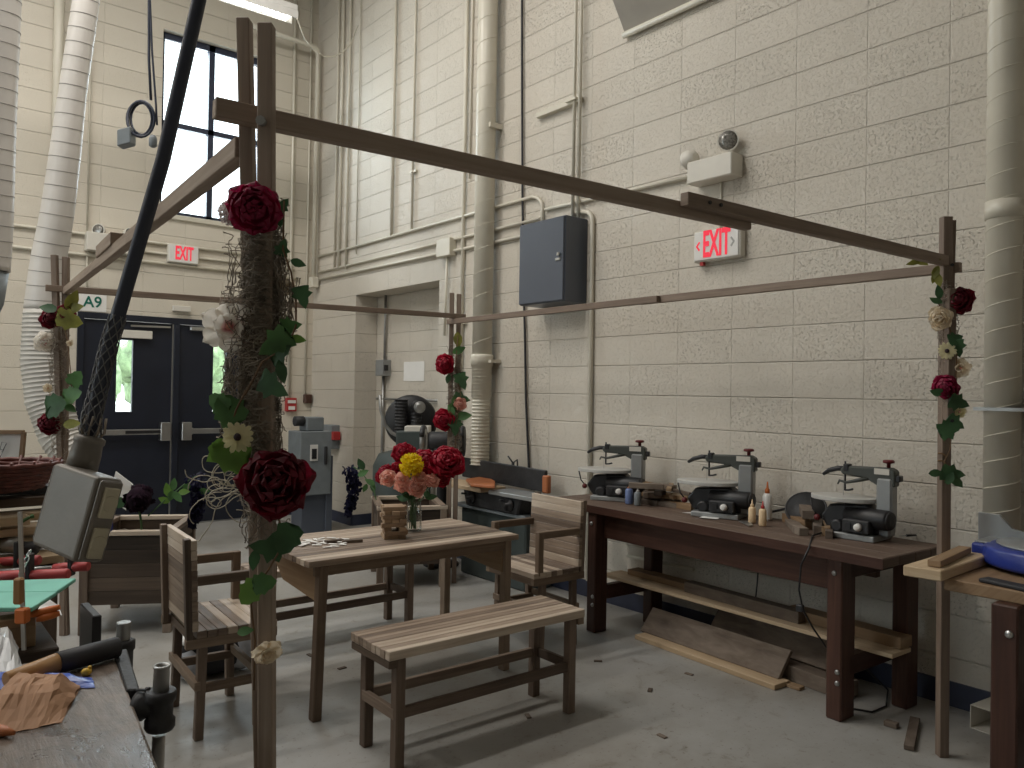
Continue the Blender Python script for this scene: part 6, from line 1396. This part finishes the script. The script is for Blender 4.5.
# bar clamp standing upright
ck = empty('bar_clamp', at_d(22,640,2.05), 'upright bar clamp with orange grip and jaw at the left', 'clamp')
mb = MB(); mb.bar(at_d(24,650,2.06), at_d(20,512,2.06), .010, .006, up=FWD); mb.build('bar', M['steel'], ck)
mb = MB(); mb.bar(at_d(18.5,604,2.04), at_d(19,578,2.04), .022, .02, up=FWD); mb.build('grip', M['handle'], ck, bevel=.004)
mb = MB(); mb.bar(at_d(22.5,623,2.03), at_d(22.5,608,2.03), .030, .026, up=FWD); mb.build('jaw', M['orange'], ck, bevel=.004)
ck = empty('chain', at_d(10,590,2.3), 'steel chain hanging diagonally at the left behind the upright clamp', 'chain')
ca_, cb2 = at_d(30,550,2.3), at_d(0,605,2.25)
for k in range(13):
    c_ = ca_.lerp(cb2, (k+.5)/13)+V(0,0,-.03*math.sin(PI*(k+.5)/13)); d_ = (cb2-ca_).normalized(); s_ = d_.cross(FWD).normalized() if k % 2 else FWD
    mb = MB(); mb.tube([c_+d_*.011*math.cos(2*PI*j/10)+s_*.006*math.sin(2*PI*j/10) for j in range(10)], .002, 5, closed=True); mb.build('link', M['steel'], ck)
# far table with stacked boards, basket, drawing
ft = empty('work_table', (-.1,3.7,0), 'work table at the left edge loaded with pine boards and a basket', 'table')
FZ_ = .78
mb = MB(); mb.box((-.85,3.25,FZ_-.04),(.56,4.15,FZ_), .3); mb.build('tabletop', M['slatdark'], ft, bevel=.004)
for x in (-.8,.50):
    for y in (3.3,4.05): mb = MB(); mb.box((x,y,0),(x+.05,y+.05,FZ_-.04)); mb.build('leg', M['frame'], ft, bevel=.003)
mb = MB(); mb.box((-.75,3.32,FZ_-.16),(.50,3.35,FZ_-.04)); mb.build('apron', M['frame'], ft)
for k, (u, v, y, z, w, h, tn, lb, mt) in enumerate([(60,536,3.36,.800,.14,.03,.5,'pale wide board lowest in the pine stack on the left table','pine'),(72,528,3.48,.855,.12,.03,.7,'pine board second from the bottom of the left stack','pine'),(66,519,3.44,.90,.11,.03,.6,'pine board in the middle of the left stack, under the green clip','pine'),(70,511,3.56,.935,.12,.03,.55,'pine board near the top of the left stack','pine'),(30,508,3.38,.945,.09,.032,.45,'short thick pine offcut at the front of the left stack','pine'),
                              (76,498,3.62,.985,.12,.035,.2,'dark stained board on top of the pine stack','frame'),(74,488,3.66,1.025,.10,.03,.1,'black stained board under the wicker basket','rubber')]):
    r = ray(u, v); t = y/r.y; xr = r.x*t; p1_, p0_ = V(xr, y+.05, z), V(xr-.9, y-.10+k*.02, z)
    mb = MB(); mb.bar(p0_, p1_, w, h, tone=tn); tag(mb.build('board', M[mt], bevel=.002), lb, 'board', 'boards stacked on the left table')
for x, y in ((.25,3.40),(.05,3.62),(.38,3.62),(.2,3.55)):
    pass
a, b_ = at_d(18,524,2.80), at_d(30,517,2.82); mb = MB(); mb.bar(a, b_, .012, .01); mb.bar(b_, b_+(b_-a)*.35+V(0,0,-.004), .022, .012); tag(mb.build('spring_clip', M['leaf'], bevel=.002), 'small green plastic clip on the pine stack', 'clip')
bs = empty('wicker_basket', at_d(5,487,2.95), 'dark red woven basket on the boards at the left edge', 'basket')
bc = at_d(-8,482,2.98); mb = MB()
for k in range(7):
    z = k*.0145; r_ = .135+k*.008; mb.tube([bc+V(r_*1.25*math.cos(2*PI*j/36), r_*math.sin(2*PI*j/36), z-.02+.004*((j+k) % 2)+.018*math.cos(2*PI*j/36)*0) for j in range(36)], .0095, 6, closed=True)
mb.build('woven_wall', M['wicker'], bs)
mb = MB()
for j in range(18): a = 2*PI*j/18; mb.tube([bc+V(.13*1.25*math.cos(a), .13*math.sin(a), -.03), bc+V(.185*1.25*math.cos(a), .185*math.sin(a), .085)], .006, 5)
mb.build('stakes', M['wicker'], bs)
mb = MB(); mb.lathe([(.001,-.03),(.14,-.03),(.14,-.02)], bc, n=24); mb.build('bottom', M['wicker'], bs)
pf = empty('framed_drawing', at_d(8,462,3.35), 'small wood framed drawing behind the wicker basket', 'picture')
q = [at_d(u,v,3.3) for u,v in ((-14,432),(24,432),(21,463),(-14,463))]
mb = MB()
for i in range(4): mb.bar(q[i], q[(i+1)%4], .016, .014, up=FWD)
mb.build('frame', M['oakboard'], pf)
mb = MB(); nn = FWD; mb.obox((q[0]+q[1]+q[2]+q[3])/4+FWD*.006, (q[1]-q[0]+q[2]-q[3])/4, (q[3]-q[0]+q[2]-q[1])/4, FWD*.002); pp_ = mb.build('paper', M['paper'], pf)
mb = MB(); mb.tube([at_d(u,v,3.297) for u,v in ((-2,448),(3,450),(7,443),(2,442),(0,449),(2,452),(6,444),(1,456))], .0012, 4); mb.build('pencil_stroke', M['castiron'], pp_)
for u0,v0,u1,v1,d,lb in ((-10,576,69,574,2.55,'red gripped pipe clamp lying nearest at the edge of the left table'),(54,568,89,566,2.75,'red gripped clamp handle behind the nearer red clamp'),(-5,562,40,560,2.8,'dark red clamp grip under the pine stack')):
    a, b_ = at_d(u0,v0,d), at_d(u1,v1,d); e_ = empty('pipe_clamp', a, lb, 'clamp', 'red gripped clamps'); mb = MB(); L_ = (b_-a).length
    mb.tube([a, a.lerp(b_,.35), a.lerp(b_,.42), a.lerp(b_,.55), a.lerp(b_,.6), b_.lerp(a,.03), b_], [.014,.017,.014,.014,.017,.018,.014], 12); mb.build('grip', M['clampred'], e_)
    mb = MB(); mb.tube([a-(b_-a).normalized()*.25, a], .008, 8); mb.build('rod', M['dullsteel'], e_)
    mb = MB(); mb.bar(a.lerp(b_,.5)+V(0,0,-.03), a.lerp(b_,.5)+V(0,0,.07), .016, .03, up=FWD); mb.build('jaw', M['castiron'], e_, bevel=.003)
for u,v,d,r,lb,mt in ((8,545,2.9,.03,'dark steel clamp head left in the gap under the pine stack','dullsteel'),(28,548,2.9,.025,'dark clamp head right of the first under the pine stack','castiron')):
    c_ = at_d(u,v,d); mb = MB(); mb.lathe([(r*.5,-.04),(r,-.03),(r,.03),(r*.5,.04)], c_, RGT, 12); tag(mb.build('clamp_head', M[mt]), lb, 'clamp')
c_ = at_d(102,520,3.6); mb = MB(); bv = empty('metal_vise', c_-V(0,0,.1), 'blue metal bench vise jutting from the left table before the planter', 'vise')
mb.obox(c_, RGT*.03, FWD*.05, V(0,0,.06)); mb.build('body', M['vblue'] if 'vblue' in M else M['blue'], bv, bevel=.008); mb = MB(); mb.obox(c_+V(0,0,.075), RGT*.035, FWD*.04, V(0,0,.012)); mb.build('jaw', M['steel'], bv, bevel=.003)
mb = MB(); mb.bar(c_-V(0,0,.03), V(.54,3.75,.80), .035, .03); mb.build('mounting_arm', M['castiron'], bv, bevel=.003)
# small litter on the floor
for k, (u, v) in enumerate(((689,674),(650,690),(662,736),(598,661),(420,640),(528,716),(690,651),(342,668),(310,655))):
    p = on_z(u, v, .003); a = rnd(0, PI); mb = MB(); mb.obox(p, V(math.cos(a)*.022, math.sin(a)*.022, 0), V(-math.sin(a)*.01, math.cos(a)*.01, 0), V(0,0,.003)); tag(mb.build('wood_chip', M['barn']), 'small brown wood chip lying on the open concrete floor', 'wood chip', 'chips on the open floor')

# ---------------------------------------------------------------- light
wd = bpy.data.worlds.new('World'); bpy.context.scene.world = wd; wd.use_nodes = True
bg = wd.node_tree.nodes['Background']; bg.inputs[0].default_value = (.90,.95,1.0,1); bg.inputs[1].default_value = 4.0
def area(name, loc, rot, sx, sy, power, col):
    l = bpy.data.lights.new(name, 'AREA'); l.shape = 'RECTANGLE'; l.size = sx; l.size_y = sy; l.energy = power; l.color = col
    o = bpy.data.objects.new(name, l); C.objects.link(o); o.location = loc; o.rotation_euler = rot; return o
WARM = (1.0,.955,.895)
for x, y, p in ((1.2,5.9,78),(-1.4,6.2,88),(-4.2,6.6,45),(1.3,3.8,48),(-1.4,3.8,56),(-4.2,4.2,18),(-1.4,1.2,18)):
    area('ceiling_lamp', (x,y,6.25), (0,0,0), 1.7, .25, p, WARM)
DAY = (.86,.93,1.0)
area('window_daylight', (2.8,YB+.3,4.2), (-PI/2,0,0), 1.0, 1.9, 60, DAY)
for h in LW: area('window_daylight', (XL-.3,(h[0]+h[1])/2,2.9), (0,-PI/2,0), 2.4, h[1]-h[0]-.1, 45, DAY)
sc = bpy.context.scene
sc.view_settings.view_transform = 'Standard'; sc.view_settings.look = 'None'; sc.view_settings.exposure = 0.0; sc.view_settings.gamma = 1.0; sc.view_settings.use_curve_mapping = False
sc.cycles.use_denoising = True; sc.cycles.max_bounces = 8; sc.cycles.diffuse_bounces = 4; sc.cycles.glossy_bounces = 3; sc.cycles.transmission_bounces = 6; sc.cycles.transparent_max_bounces = 12
sc.cycles.caustics_reflective = False; sc.cycles.caustics_refractive = False; sc.cycles.sample_clamp_indirect = 6.0
